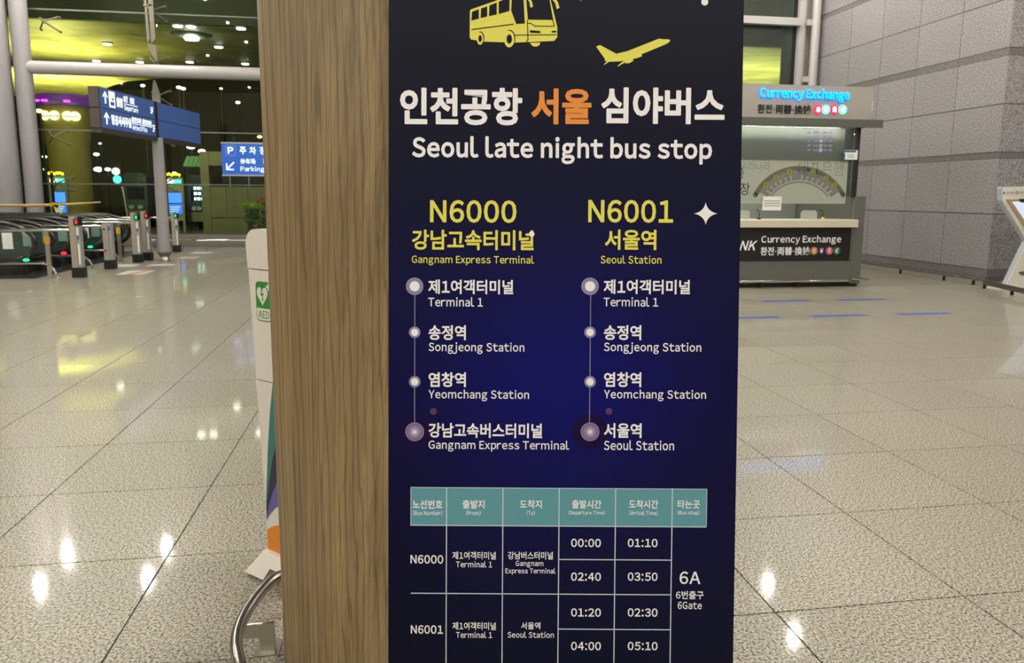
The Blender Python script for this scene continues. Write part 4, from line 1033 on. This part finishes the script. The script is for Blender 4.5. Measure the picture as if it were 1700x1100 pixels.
def arrow_up(a, z0, z1):
    g = MB(); h = z1 - z0; w_ = h * 0.8
    P_ = [(0, z1), (-w_ / 2, z1 - h * .42), (-w_ / 2, z1 - h * .55), (-h * .1, z1 - h * .28), (-h * .1, z0), (h * .1, z0), (h * .1, z1 - h * .28), (w_ / 2, z1 - h * .55), (w_ / 2, z1 - h * .42)]
    g.v = [SF.pt(a * W1 + x, z, 0.009) for x, z in P_]; g.f = [(0, 1, 2, 3), (3, 4, 5, 6), (6, 7, 8, 0), (0, 3, 6)]
    obj('arrow', g, M['signtxt'], ds)
arrow_up(0.09, zm + 0.1, SZ1 - 0.06); arrow_up(0.09, SZ0 + 0.08, zm - 0.06)
g = MB(); SF.rect(g, 0.15 * W1, zm + 0.05, 0.25 * W1, SZ1 - 0.04, 0.009); ic = obj('pictogram', g, M['signtxt'], ds)
g = MB(); SF.rect(g, 0.165 * W1, zm + 0.085, 0.235 * W1, zm + 0.16, 0.012); SF.text(g, '✈', 0.165 * W1, zm + 0.18, 0.235 * W1, zm + 0.31, 0.012); obj('pictogram_detail', g, M['signblue'], ic)
st_('출발', 0.275, 0.385, zm + 0.09, zm + 0.28); st_('出発', 0.405, 0.48, zm + 0.21, zm + 0.345); st_('出发', 0.52, 0.60, zm + 0.21, zm + 0.345)
g = MB(); SF.rect(g, 0.405 * W1, zm + 0.175, 0.66 * W1, zm + 0.188, 0.009); SF.rect(g, 0.53 * W1, SZ0 + 0.185, 0.93 * W1, SZ0 + 0.197, 0.009); obj('underline', g, M['signtxt'], ds)
st_('Departure', 0.41, 0.66, zm + 0.03, zm + 0.155, 0.012); st_('3F', 0.91, 0.975, zm + 0.11, zm + 0.25, 0.015)
st_('항공사사무실', 0.165, 0.515, SZ0 + 0.09, SZ0 + 0.29); st_('航空公司', 0.53, 0.705, SZ0 + 0.21, SZ0 + 0.33); st_('航空会社', 0.73, 0.92, SZ0 + 0.21, SZ0 + 0.33)
st_('Airline Office', 0.535, 0.82, SZ0 + 0.06, SZ0 + 0.17, 0.012); st_('2F', 0.935, 0.99, SZ0 + 0.1, SZ0 + 0.25, 0.015)
px_, py_ = -5.19, 18.36
pm = MB(); ring = []
def oval(z, a, b): return [(px_ + a * math.cos(2 * math.pi * k / 20), py_ + b * math.sin(2 * math.pi * k / 20), z) for k in range(20)]
pm.v = [Vector(v) for z, a, b in ((0.2, 0.135, 0.11), (2.78, 0.115, 0.1)) for v in oval(z, a, b)]
for k in range(20): pm.f.append((k, (k + 1) % 20, 20 + (k + 1) % 20, 20 + k))
pm.f += [tuple(range(19, -1, -1)), tuple(range(20, 40))]
obj('pole', pm, M['steelwhite'], ds, smooth=True)
obj('base_collar', MB().lathe((px_, py_, 0), [(0.1, 0.1), (0.17, 0.2), (0.17, 0.215)], 20), mat('grey_collar', srgb(110, 105, 100), 0.4), ds)
obj('base_stem', MB().lathe((px_, py_, 0), [(0.11, 0.0), (0.11, 0.03), (0.09, 0.1)], 20), M['steel'], ds)

# ================================================================== PARKING SIGN
PY = 19.4
KF = Frame((0, PY, 0), X_, Z_)
ps = thing('parking_sign', (KF.px(600, 260).x, PY, 0), 'blue parking sign with white arrow between the pole and the wooden pillar', 'sign')
M['parkblue'] = mat('parking_blue', srgb(34, 92, 190), 0.4, emit=srgb(34, 92, 190), es=0.28)
a0_, b1_ = KF.loc(367, 238); _, b0_ = KF.loc(372, 289.5); aR = a0_ + 2.6
g = MB(); KF.rect(g, a0_, b0_, aR, b1_, 0.0, 0.08); obj('panel', g, M['parkblue'], ps)
g = MB(); KF.rect(g, a0_ - 0.01, b0_ - 0.035, aR + 0.01, b0_, 0.01, 0.1); KF.rect(g, a0_ - 0.01, b1_, aR + 0.01, b1_ + 0.035, 0.01, 0.1); obj('frame_bar', g, M['beam'], ps)
def kt(fr, par, m_, body, x0, y0, x1, y1, off=0.004, bold=0.01, name='lettering', **k):
    g = MB(); fr.textpx(g, body, x0, y0, x1, y1, off=off, bold=bold, **k); return obj(name, g, m_, par)
kt(KF, ps, M['signtxt'], 'P', 378, 244, 387.5, 255, bold=0.03)
bxm = MB(); 
for q in ((374, 241, 391, 242), (374, 257, 391, 258), (374, 241, 375, 258), (390.3, 241, 391.3, 258)): KF.rectpx(bxm, *q, off=0.003)
obj('pictogram_box', bxm, mat('pale_blue_line', srgb(120, 160, 225), 0.5), ps)
kt(KF, ps, M['signtxt'], '주', 398, 243.5, 408.5, 256, bold=0.02); kt(KF, ps, M['signtxt'], '차', 414, 243.5, 425, 256, bold=0.02); kt(KF, ps, M['signtxt'], '장', 431, 243.5, 442, 256.5, bold=0.02)
kt(KF, ps, M['signtxt'], '停车场', 399, 263, 424, 272, bold=0.012); kt(KF, ps, M['signtxt'], '駐車場', 437, 263, 462, 272, bold=0.012)
g = MB(); KF.rectpx(g, 399, 273.2, 470, 273.8, 0.003); obj('underline', g, mat('thin_blue_line', srgb(90, 140, 220), 0.5), ps)
kt(KF, ps, M['signtxt'], 'Parking', 399.5, 276, 439, 286.5, bold=0.006)
g = MB(); KF.poly(g, [(387.6, 268.5), (389.2, 270), (379, 280.0), (388.5, 280.4), (388.3, 282.4), (375.8, 282.2), (375.2, 271), (377.4, 271), (377.6, 278.2)][::-1], 0.004); obj('arrow', g, M['signtxt'], ps)
obj('pole', MB().tube([(aR - 0.4, PY + 0.1, 0), (aR - 0.4, PY + 0.1, b1_ + 0.03)], 0.06, 12), M['steelwhite'], ps)

# ================================================================== FLOOR MARKINGS
M['tape'] = mat('blue_tape', srgb(44, 74, 168), 0.5, var=0.1)
tapes = [(1262, 1347, 499.3, 'row nearer the exchange booth, leftmost'), (1388, 1473, 497.2, 'row nearer the exchange booth, right of the first'),
         (1180, 1299, 527.3, 'row further from the booth, cut off by the poster'), (1345, 1441, 523.8, 'row further from the booth, the middle one'), (1486, 1581, 520.6, 'row further from the booth, rightmost')]
for x0, x1, y, lab in tapes:
    p, q = onz(x0, y), onz(x1, y); ym = (p.y + q.y) / 2
    o = obj('floor_tape', MB().box(p.x, q.x, ym - 0.055, ym + 0.055, 0.0, 0.0012), M['tape'], loc=((p.x + q.x) / 2, ym, 0)); tag(o, 'blue tape dash on the floor, ' + lab, 'tape', 'blue tape dashes on the floor')
stk = mat('sticker_white', srgb(192, 188, 188), 0.4); stkr = mat('sticker_red', srgb(190, 60, 50), 0.4)
for x0, x1, y0, y1, red, lab in ((202, 248, 448, 457, 1, 'nearest red and white floor sticker before the short gate post'), (190, 226, 438, 444, 0, 'plain white floor sticker beside the third gate post'), (246, 288, 437.5, 442.5, 0, 'plain white floor sticker before the sign pole'),
        (298, 327, 425.5, 430, 1, 'red and white floor sticker right of the sign pole'), (318, 351, 417.5, 421.5, 0, 'plain white floor sticker nearest the window base')):
    p, q = onz(x0, (y0 + y1) / 2), onz(x1, (y0 + y1) / 2); yb_, yt_ = onz((x0 + x1) / 2, y1).y, onz((x0 + x1) / 2, y0).y
    t = thing('floor_sticker', ((p.x + q.x) / 2, (yb_ + yt_) / 2, 0), lab, 'floor sticker', 'floor stickers by the gates')
    obj('sheet', MB().box(p.x, q.x, yb_ + 0.18, yt_ - 0.1, 0.0, 0.0012), stk, t)
    if red:
        w_ = q.x - p.x
        obj('red_slash', MB().prism([(p.x + w_ * 0.35, yb_ + 0.19, 0.0012), (p.x + w_ * 0.5, yb_ + 0.19, 0.0012), (p.x + w_ * 0.78, yt_ - 0.11, 0.0012), (p.x + w_ * 0.63, yt_ - 0.11, 0.0012)], (0, 0, 0.0008)), stkr, t)

# ================================================================== EXCHANGE BOOTH
KY = 12.05
EF = Frame((0, KY, 0), X_, Z_)
bt = thing('exchange_booth', (5.0, 13.2, 0), 'grey currency exchange booth with lit sign and counter', 'booth')
XA, XB = 1.6, 8.12; BD = 3.0     # extent and depth
M['bgrey'] = mat('booth_dark_grey', srgb(96, 96, 90), 0.45, var=0.03); M['bfascia'] = mat('booth_fascia', srgb(166, 160, 150), 0.45, var=0.02)
M['bcan'] = mat('booth_canopy', srgb(92, 92, 86), 0.45); M['counter'] = mat('counter_cream', srgb(205, 198, 175), 0.35, var=0.02)
M['blackp'] = mat('black_panel', srgb(30, 28, 30), 0.35, var=0.03)
fas = obj('fascia', MB().box(XA, XB, KY, KY + BD, 2.85, 3.40), M['bfascia'], bt)
obj('edge_light', MB().box(XB, XB + 0.015, KY + 0.02, KY + 0.06, 3.02, 3.18), emis('edge_white', (0.85, 0.9, 1, 1), 3), fas)
obj('canopy', MB().box(XA - 0.1, 8.22, KY - 0.18, KY + BD + 0.05, 2.755, 2.845), M['bcan'], bt)
obj('canopy_underside', MB().box(XA, 8.0, KY - 0.05, KY + BD, 2.735, 2.755), M['bfascia'], bt)
obj('corner_post', MB().box(7.885, 7.955, KY + 0.02, KY + 0.09, 1.55, 2.755), M['dark'], bt)
obj('corner_post', MB().box(7.885, 7.955, KY + BD - 0.1, KY + BD, 0.0, 2.755), M['dark'], bt)
sp = obj('side_panel', MB().box(7.93, 8.13, KY + 0.0, KY + BD, 0.05, 1.57), M['bgrey'], bt)
obj('side_plinth', MB().box(7.95, 8.10, KY + 0.03, KY + BD - 0.03, 0.0, 0.05), M['dark'], sp)
obj('side_glass', MB().box(7.91, 7.925, KY + 0.1, KY + BD - 0.1, 1.57, 2.735), M['glassk'], bt)
obj('counter', MB().bbox(XA, 7.955, KY - 0.1, KY + 0.55, 1.04, 1.17, 0.006), M['counter'], bt)
bp_ = obj('front_panel', MB().box(XA, 7.89, KY, KY + 0.05, 0.46, 1.035), M['blackp'], bt)
obj('edge_trim', MB().box(7.89, 7.915, KY - 0.02, KY + 0.05, 0.46, 1.035), M['steel'], bt)
obj('base_panel', MB().box(XA, 7.93, KY - 0.01, KY + 0.08, 0.08, 0.45), M['bgrey'], bt)
obj('base_recess', MB().box(XA, 7.93, KY + 0.04, KY + 0.1, 0.0, 0.08), M['dark'], bt)
obj('roof', MB().box(XA + 0.05, XB - 0.05, KY + 0.05, KY + BD - 0.05, 3.38, 3.40), M['bfascia'], bt)
fr_ = obj('foot_rail', MB().tube([(XA, KY - 0.14, 0.125), (7.81, KY - 0.14, 0.125)], 0.02, 10), M['chrome'], bt, smooth=True)
for x in (6.22, 6.9, 5.2, 4.0): obj('rail_bracket', MB().box(x - 0.015, x + 0.015, KY - 0.14, KY, 0.03, 0.12), M['dark'], fr_)
obj('end_rail', MB().tube([(7.88, KY - 0.12, 0.165), (8.2, KY - 0.12, 0.125), (8.26, KY - 0.05, 0.125), (8.26, KY + BD, 0.125)], 0.024, 10), M['chrome'], bt, smooth=True)
# front glass in panes, lower part with service windows
for x0, x1 in ((XA + 0.05, 3.7), (3.71, 5.8), (5.81, 7.86)):
    obj('pane', MB().box(x0, x1, KY + 0.05, KY + 0.062, 1.17, 2.735), M['glassk'], bt)
obj('inner_wall', MB().box(XA, 7.9, KY + 1.9, KY + 1.95, 0.0, 2.735), mat('booth_inner', srgb(150, 156, 146), 0.6, var=0.03), bt)
obj('inner_screen', MB().box(XA + 0.05, 7.70, KY + 0.08, KY + 0.1, 2.17, 2.72), mat('grey_green_film', srgb(112, 118, 108), 0.35, var=0.04), bt)
# illuminated exchange rate board seen in the glass zone
IF = Frame((0, KY + 0.079, 0), X_, Z_)
g = MB(); IF.rectpx(g, 1305, 213, 1388, 256, 0.002); rb = obj('rate_board', g, mat('rate_board', srgb(116, 121, 122), 0.3), bt)
lav = emis('lavender_led', (0.5, 0.47, 0.8, 1), 0.4); lavb = emis('lavender_led_bright', (0.55, 0.5, 1, 1), 0.7); pk = emis('pink_led', (0.75, 0.38, 0.36, 1), 0.6)
for k, y in enumerate((213.5, 219.7, 226.8, 234, 241.7, 249)):
    g = MB(); h = 1.4 if k else 0.8
    for x0, x1 in (((1333, 1346), (1352, 1361), (1370, 1375), (1377, 1383)) if k == 0 else ((1340, 1345), (1350, 1353), (1354, 1358), (1367, 1372), (1375, 1381))):
        IF.rectpx(g, x0, y - h, x1, y + h, 0.004)
    obj('rate_text', g, lav, rb)
    if k: g = MB(); IF.rectpx(g, 1361 - 0.3 * k, y - 1.8 - 0.25 * k, 1366.5 - 0.3 * k, y + 1.8 + 0.25 * k, 0.004); obj('rate_block', g, lavb if k in (1, 3, 5) else pk, rb)
g = MB(); IF.rectpx(g, 1232, 266.5, 1407, 338, 0.0); 
bd_ = thing('x', (0, 0, 0)); bpy.data.objects.remove(bd_)
board = obj('map_board', MB().box(XA + 0.05, IF.px(1407, 300).x, KY + 0.1, KY + 0.12, IF.px(1350, 338).z, IF.px(1350, 266.5).z), mat('board_white', srgb(242, 240, 228), 0.5, var=0.03), bt)
BF = Frame((0, KY + 0.1, 0), X_, Z_)
CXm = lambda x, y: (1220 + x / 8.5, 250 + y / 8.5)
def arc_band(r0, r1, a0d, a1d, m_, off, name, caps=True):
    n = 40; g = MB(); cx_, cy_ = 908, 946
    inn = [CXm(cx_ + r0 * math.cos(math.radians(a0d + (a1d - a0d) * k / n)), cy_ - r0 * math.sin(math.radians(a0d + (a1d - a0d) * k / n))) for k in range(n + 1)]
    out = [CXm(cx_ + r1 * math.cos(math.radians(a0d + (a1d - a0d) * k / n)), cy_ - r1 * math.sin(math.radians(a0d + (a1d - a0d) * k / n))) for k in range(n + 1)]
    g.v = [BF.px(x, y, off) for x, y in inn + out]
    for k in range(n): g.f.append((k, n + 1 + k, n + 2 + k, k + 1))
    if caps:
        for ad in (a0d, a1d):
            rm = (r0 + r1) / 2; x, y = CXm(cx_ + rm * math.cos(math.radians(ad)), cy_ - rm * math.sin(math.radians(ad))); BF.circ(g, x, y, (r1 - r0) / 17, off)
    return obj(name, g, m_, board)
arc_band(664, 731, 27.5, 152.5, mat('map_tan', srgb(140, 130, 106), 0.5), 0.002, 'map_arc')
arc_band(530, 662, 33, 147, mat('map_lilac', srgb(176, 168, 166), 0.5), 0.002, 'map_arc', False)
arc_band(494, 512, 36, 144, mat('map_grey', srgb(160, 154, 150), 0.5), 0.003, 'map_arc', False)
g = MB()
for k in range(14):
    a = math.radians(40 + k * 7.7)
    if k in (7,): continue
    u_ = (math.cos(a), -math.sin(a)); v_ = (-u_[1], u_[0])
    q = [CXm(908 + u_[0] * r_ + v_[0] * s_, 946 + u_[1] * r_ + v_[1] * s_) for r_, s_ in ((512, -12), (600, -12), (600, 12), (512, 12))]
    BF.poly(g, q[::-1] if True else q, 0.003)
obj('map_tabs', g, M['paper'], board)
for ch, x, y in (('N', 470, 605), ('M', 535, 552), ('L', 603, 500), ('K', 675, 462), ('J', 752, 433), ('H', 828, 405), ('G', 963, 397), ('F', 1030, 405), ('E', 1100, 428), ('D', 1172, 460), ('C', 1243, 497), ('B', 1303, 553), ('A', 1357, 610)):
    a, b = CXm(x, y); g = MB(); BF.textpx(g, ch, a - 1.2, b - 1.5, a + 1.2, b + 1.5, off=0.005); obj('map_letter', g, M['dark'], board)
for ch, x, y in (('6', 435, 480), ('5', 577, 380), ('4', 768, 295), ('3', 1105, 295), ('2', 1285, 385), ('1', 1405, 485)):
    a, b = CXm(x, y); g = MB(); BF.circ(g, a, b, 4.4, 0.004); d = obj('map_disc', g, mat('map_yellow', srgb(205, 200, 62), 0.5), board)
    g = MB(); BF.textpx(g, ch, a - 1.8, b - 2.9, a + 1.8, b + 2.9, off=0.006); obj('map_number', g, M['dark'], d)
g = MB(); a, b = CXm(1038, 272); BF.circ(g, a, b, 3, 0.004); obj('map_pin', g, mat('map_blue', srgb(30, 60, 120), 0.5), board)
g = MB(); x, y = CXm(990, 342); x1, y1 = CXm(1210, 372)
BF.textpx(g, '환전소 위치', x, y, x1, y1, off=0.006); obj('map_caption', g, mat('map_red', srgb(190, 90, 90), 0.5), board)
pale = mat('pale_script', srgb(172, 170, 158), 0.5)
kt(BF, board, pale, '우리나라', 1228, 268, 1278, 284, off=0.003, bold=-0.01); kt(BF, board, pale, '대표은행', 1325, 268, 1400, 292, off=0.002, bold=-0.01)
kt(BF, board, M['dark'], '3층', 1218, 277, 1234.5, 296.5, off=0.003, bold=0.005); kt(BF, board, M['dark'], '환전장', 1195, 303, 1244.5, 323.5, off=0.003, bold=0.005)
# card on the glass
CF = Frame((0, KY + 0.045, 0), X_, Z_)
g = MB(); CF.rectpx(g, 1399.5, 250, 1421, 264.5, 0.0); cd_ = obj('card', MB().box(CF.px(1399.5, 257).x, CF.px(1421, 257).x, KY - 0.002, KY + 0.01, CF.px(1410, 265).z, CF.px(1410, 249.5).z), M['paper'], bt)
CF2 = Frame((0, KY - 0.002, 0), X_, Z_)
g = MB(); CF2.rectpx(g, 1399.5, 249.6, 1421, 252.8, 0.003); CF2.rectpx(g, 1399.5, 254, 1403, 264, 0.003); obj('card_header', g, mat('card_blue', srgb(40, 84, 120), 0.5), cd_)
g = MB()
for y in (256.5, 259, 261.5): CF2.rectpx(g, 1406, y - 0.4, 1418, y + 0.4, 0.003)
obj('card_text', g, M['bgrey'], cd_)
# notice sheet on the glass
NF = Frame((0, KY + 0.046, 0), X_, Z_)
nt_ = obj('notice', MB().box(NF.px(1266, 337).x, NF.px(1297, 337).x, KY + 0.042, KY + 0.048, NF.px(1281, 349).z, NF.px(1281, 326).z), M['paper'], bt)
g = MB(); NF2 = Frame((0, KY + 0.042, 0), X_, Z_)
for y in (333.4, 337.6, 341.6): NF2.rectpx(g, 1268, y - 0.5, 1295, y + 0.5, 0.003)
obj('notice_text', g, M['bgrey'], nt_)
for x0, x1 in ((1329, 1357), (1215, 1245)):
    g = MB(); p0, p1 = NF2.px(x0, 363), NF2.px(x1, 349)
    pts = [(p0.x, KY + 0.04, 1.172), (p1.x, KY + 0.04, 1.172), (p1.x, KY + 0.04, p1.z - 0.04), (p1.x - 0.04, KY + 0.04, p1.z), (p0.x + 0.04, KY + 0.04, p1.z), (p0.x, KY + 0.04, p1.z - 0.04)]
    g.prism(pts, (0, 0.008, 0)); obj('service_hatch', g, mat('frosted_plate', srgb(160, 166, 158), 0.4), bt)
for px, lab in ((1260, 'black gooseneck microphone at the left of the counter'), (1366, 'black gooseneck microphone with yellow base on the counter')):
    c = ony(px, 362, KY + 0.0)
    t = thing('microphone', (c.x, KY + 0.0, 1.172), lab, 'microphone')
    obj('stem', MB().tube([(c.x, KY, 1.175), (c.x + 0.005, KY, 1.25), (c.x - 0.01, KY, 1.31), (c.x - 0.04, KY, 1.33)], 0.007, 6), M['black'], t)
    obj('capsule', MB().ball((c.x - 0.045, KY, 1.33), 0.014, 5), M['black'], t)
    obj('base', MB().lathe((c.x, KY, 1.171), [(0.035, 0), (0.035, 0.02), (0.02, 0.04)], 12), mat('yellow_base', srgb(190, 160, 40), 0.5) if px > 1300 else M['black'], t)
l = bpy.data.lights.new('added_board_light', 'AREA'); l.shape = 'RECTANGLE'; l.size = 5.6; l.size_y = 0.05; l.energy = 48; l.color = (1, 0.96, 0.86)  # light added under the canopy to brighten the map board behind the glass
o = bpy.data.objects.new('added_board_light', l); COL.objects.link(o); o.location = (4.9, KY - 0.13, 2.742); o.rotation_euler = (math.radians(14), 0, 0)
obj('added_light_lip', MB().box(XA - 0.1, 8.22, KY - 0.18, KY - 0.16, 2.715, 2.755), M['bcan'], bt)  # lip added to the canopy edge to hide the added light from view
l = bpy.data.lights.new('booth_ceiling_light', 'AREA'); l.shape = 'RECTANGLE'; l.size = 4.6; l.size_y = 0.6; l.energy = 75; l.color = (1, 0.98, 0.92)
o = bpy.data.objects.new('booth_ceiling_light', l); COL.objects.link(o); o.location = (4.9, KY + 1.0, 2.72)
# lit sign lettering on the fascia
g = MB()
vs, fs = glyphs('Currency Exchange', 0.03)
c0 = EF.box(1259.5, 147.5, 1408, 168.5)
n0 = len(vs)
g.v = [EF.pt(c0[0] + x * (c0[2] - c0[0]), c0[1] + y * (c0[3] - c0[1]), 0.045 + 0.0003 * l_) for x, y, l_ in vs]; g.f = list(fs)
lt_ = obj('lit_lettering', g, emis('cyan_letter', (0.0, 0.36, 1.0, 1), 4.0), fas)
# blue letter returns: same outline, standing behind, slightly bolder
g = MB(); EF.text(g, 'Currency Exchange', c0[0] + 0.008, c0[1] - 0.012, c0[2] + 0.012, c0[3] - 0.004, 0.012, 0.036); obj('letter_return', g, emis('blue_letter_side', (0.01, 0.05, 1.0, 1), 4.0), lt_)
kt(EF, fas, M['black'], '환전·両替·換钱', 1257, 173.5, 1345.5, 189, off=0.01, bold=0.026)
for x, cc, sy in ((1357, (1, 0.05, 0.1, 1), '$'), (1370, (0.2, 0.9, 0.95, 1), '¥'), (1384, (1, 0.03, 0.12, 1), '元'), (1398, (0.2, 0.95, 0.85, 1), '€')):
    g = MB(); EF.circ(g, x, 182, 7.2, 0.02); d = obj('currency_badge', g, emis('badge', cc, 1.5), fas)
    g = MB(); EF.textpx(g, sy, x - 3.6, 177.5, x + 3.6, 186.5, off=0.026, bold=0.05); obj('currency_symbol', g, emis('badge_white', (1, 1, 1, 1), 3), d)
# printed lettering on the black front panel
kt(EF, bp_, M['txt'], 'Currency Exchange', 1264, 390.5, 1396, 405.8, off=0.004, bold=0.016)
kt(EF, bp_, M['txt'], '환전·両替·換钱', 1262.5, 409.5, 1344, 423.5, off=0.004, bold=0.015)
kt(EF, bp_, M['txt'], 'BANK', 1200, 399.5, 1257, 415.5, off=0.004, bold=0.02, shear=0.3)
for x, cc, sy in ((1351.3, (190, 130, 55), '$'), (1363.5, (34, 36, 84), '¥'), (1376.5, (196, 78, 112), '元'), (1389, (34, 110, 84), '€')):
    g = MB(); EF.circ(g, x, 416, 6.1, 0.004); d = obj('currency_badge', g, mat('badge_print', srgb(*cc), 0.45), bp_)
    g = MB(); EF.textpx(g, sy, x - 2.8, 412, x + 2.8, 420, off=0.007, bold=0.015); obj('currency_symbol', g, M['txt'], d)

# ================================================================== RIGHT: RAILS AND CHECK-IN MACHINE
t = thing('wall_rail', (10.35, 14.4, 0), 'low stainless rail along the foot of the granite wall', 'rail')
obj('rail_bar', MB().tube([(10.35, FYR - 0.6, 0.105), (10.35, 12.46, 0.105)], 0.026, 10), M['chrome'], t, smooth=True)
for y in (14.0, 12.75, 15.4, 16.8): obj('support', MB().box(10.335, 10.365, y - 0.02, y + 0.02, 0, 0.09), M['dark'], t)
t = thing('wall_rail', (10.35, 12.0, 0), 'short stainless rail stub at the granite wall corner', 'rail')
obj('rail_bar', MB().tube([(10.35, 12.26, 0.108), (10.35, 11.78, 0.108)], 0.026, 10), M['chrome'], t, smooth=True)
obj('support', MB().box(10.335, 10.365, 11.99, 12.03, 0, 0.09), M['dark'], t)
pA, pB = onz(1634, 469, 0.10), onz(1715, 487, 0.10)
t = thing('bumper_bar', ((pA.x + pB.x) / 2, (pA.y + pB.y) / 2, 0), 'flat dark bumper bar in front of the check-in machine', 'rail')
dv = (pB - pA).normalized(); up = Z_
b = MB().prism([pA + up * 0.0 - up * 0.035, pB - up * 0.035 + dv * 1.5, pB + up * 0.05 + dv * 1.5, pA + up * 0.05], Vector((0, 0.03, 0))); obj('bar', b, mat('bar_grey', srgb(104, 98, 90), 0.35, metal=0.5), t)
for f_ in (0.03, 0.62): c = pA + (pB - pA) * f_; obj('leg', MB().box(c.x - 0.02, c.x + 0.02, c.y, c.y + 0.03, 0, 0.07), M['dark'], t)

MY = 11.35
MF = Frame((0, MY, 0), X_, Z_)
mp = lambda x, y: MF.px(x, y)
ck = thing('checkin_machine', (mp(1700, 480).x, MY + 0.25, 0), 'white self check-in machine with slanted screen by the granite wall corner', 'kiosk')
fr2 = [(1663, 309.5), (1780, 308), (1782, 484), (1668, 479), (1670, 470), (1703.5, 400.5), (1662, 333), (1662, 313)]
b = MB().prism([mp(x, y) for x, y in fr2][::-1], (0, 0.085, 0)); obj('body', b, mat('kiosk_side', srgb(176, 178, 190), 0.4), ck)
fr3 = [(1664, 310.5), (1780, 309), (1782, 483), (1669, 478), (1671, 470), (1704.8, 400.5), (1664, 333)]
b = MB().prism([mp(x, y) + Vector((0, -0.015, 0)) for x, y in fr3][::-1], (0, 0.015, 0)); fp = obj('front_panel', b, mat('kiosk_white', srgb(222, 218, 204), 0.4), ck)
MF2 = Frame((0, MY - 0.02, 0), X_, Z_)
b = MB().prism([MF2.px(x, y) for x, y in [(1670, 331), (1780, 329), (1782, 470), (1755, 462)][::-1]][::-1], (0, -0.03, 0)); bz = obj('screen_bezel', b, mat('bezel_tan', srgb(176, 150, 124), 0.4), ck)
MF3 = Frame((0, MY - 0.05, 0), X_, Z_)
g = MB(); MF3.poly(g, [(1680, 334.5), (1775, 332.5), (1775, 455), (1758, 450)][::-1], 0.002); obj('screen', g, emis('kiosk_screen', (0.78, 0.84, 1.0, 1), 0.95), bz)
b = MB().prism([MF3.px(x, y) for x, y in [(1691, 330), (1740, 329), (1740, 336), (1694, 336)]][::-1], (0, -0.03, 0)); obj('scanner_lip', b, M['dark'], bz)
MFh = Frame((0, MY - 0.021, 0), X_, Z_)
kt(MFh, fp, M['bgrey'], '셀프체크인', 1671, 318, 1683, 321.2, off=0.003, bold=0.01); kt(MFh, fp, M['bgrey'], 'Self Check-in', 1692, 317.5, 1706, 321, off=0.003)
g = MB(); MFh.circ(g, 1666.5, 320, 1.5, 0.003); MFh.ring(g, 1688, 320, 1.4, 2.2, 0.003); obj('header_icon', g, M['dark'], fp)
g = MB(); MFh.poly(g, [(1690, 452), (1696, 450), (1712, 451), (1712, 454), (1702, 457), (1694, 456)][::-1], 0.004); obj('emblem', g, mat('emblem_green', srgb(86, 100, 84), 0.4), fp)
b = MB().prism([(mp(1655, 484).x, MY - 0.06, 0), (mp(1744, 484).x, MY - 0.06, 0), (mp(1744, 484).x, MY - 0.06, 0.03), (mp(1657, 484).x, MY - 0.06, 0.03)], (0, 0.3, 0)); obj('foot', b, mat('kiosk_foot', srgb(190, 186, 176), 0.5), ck)
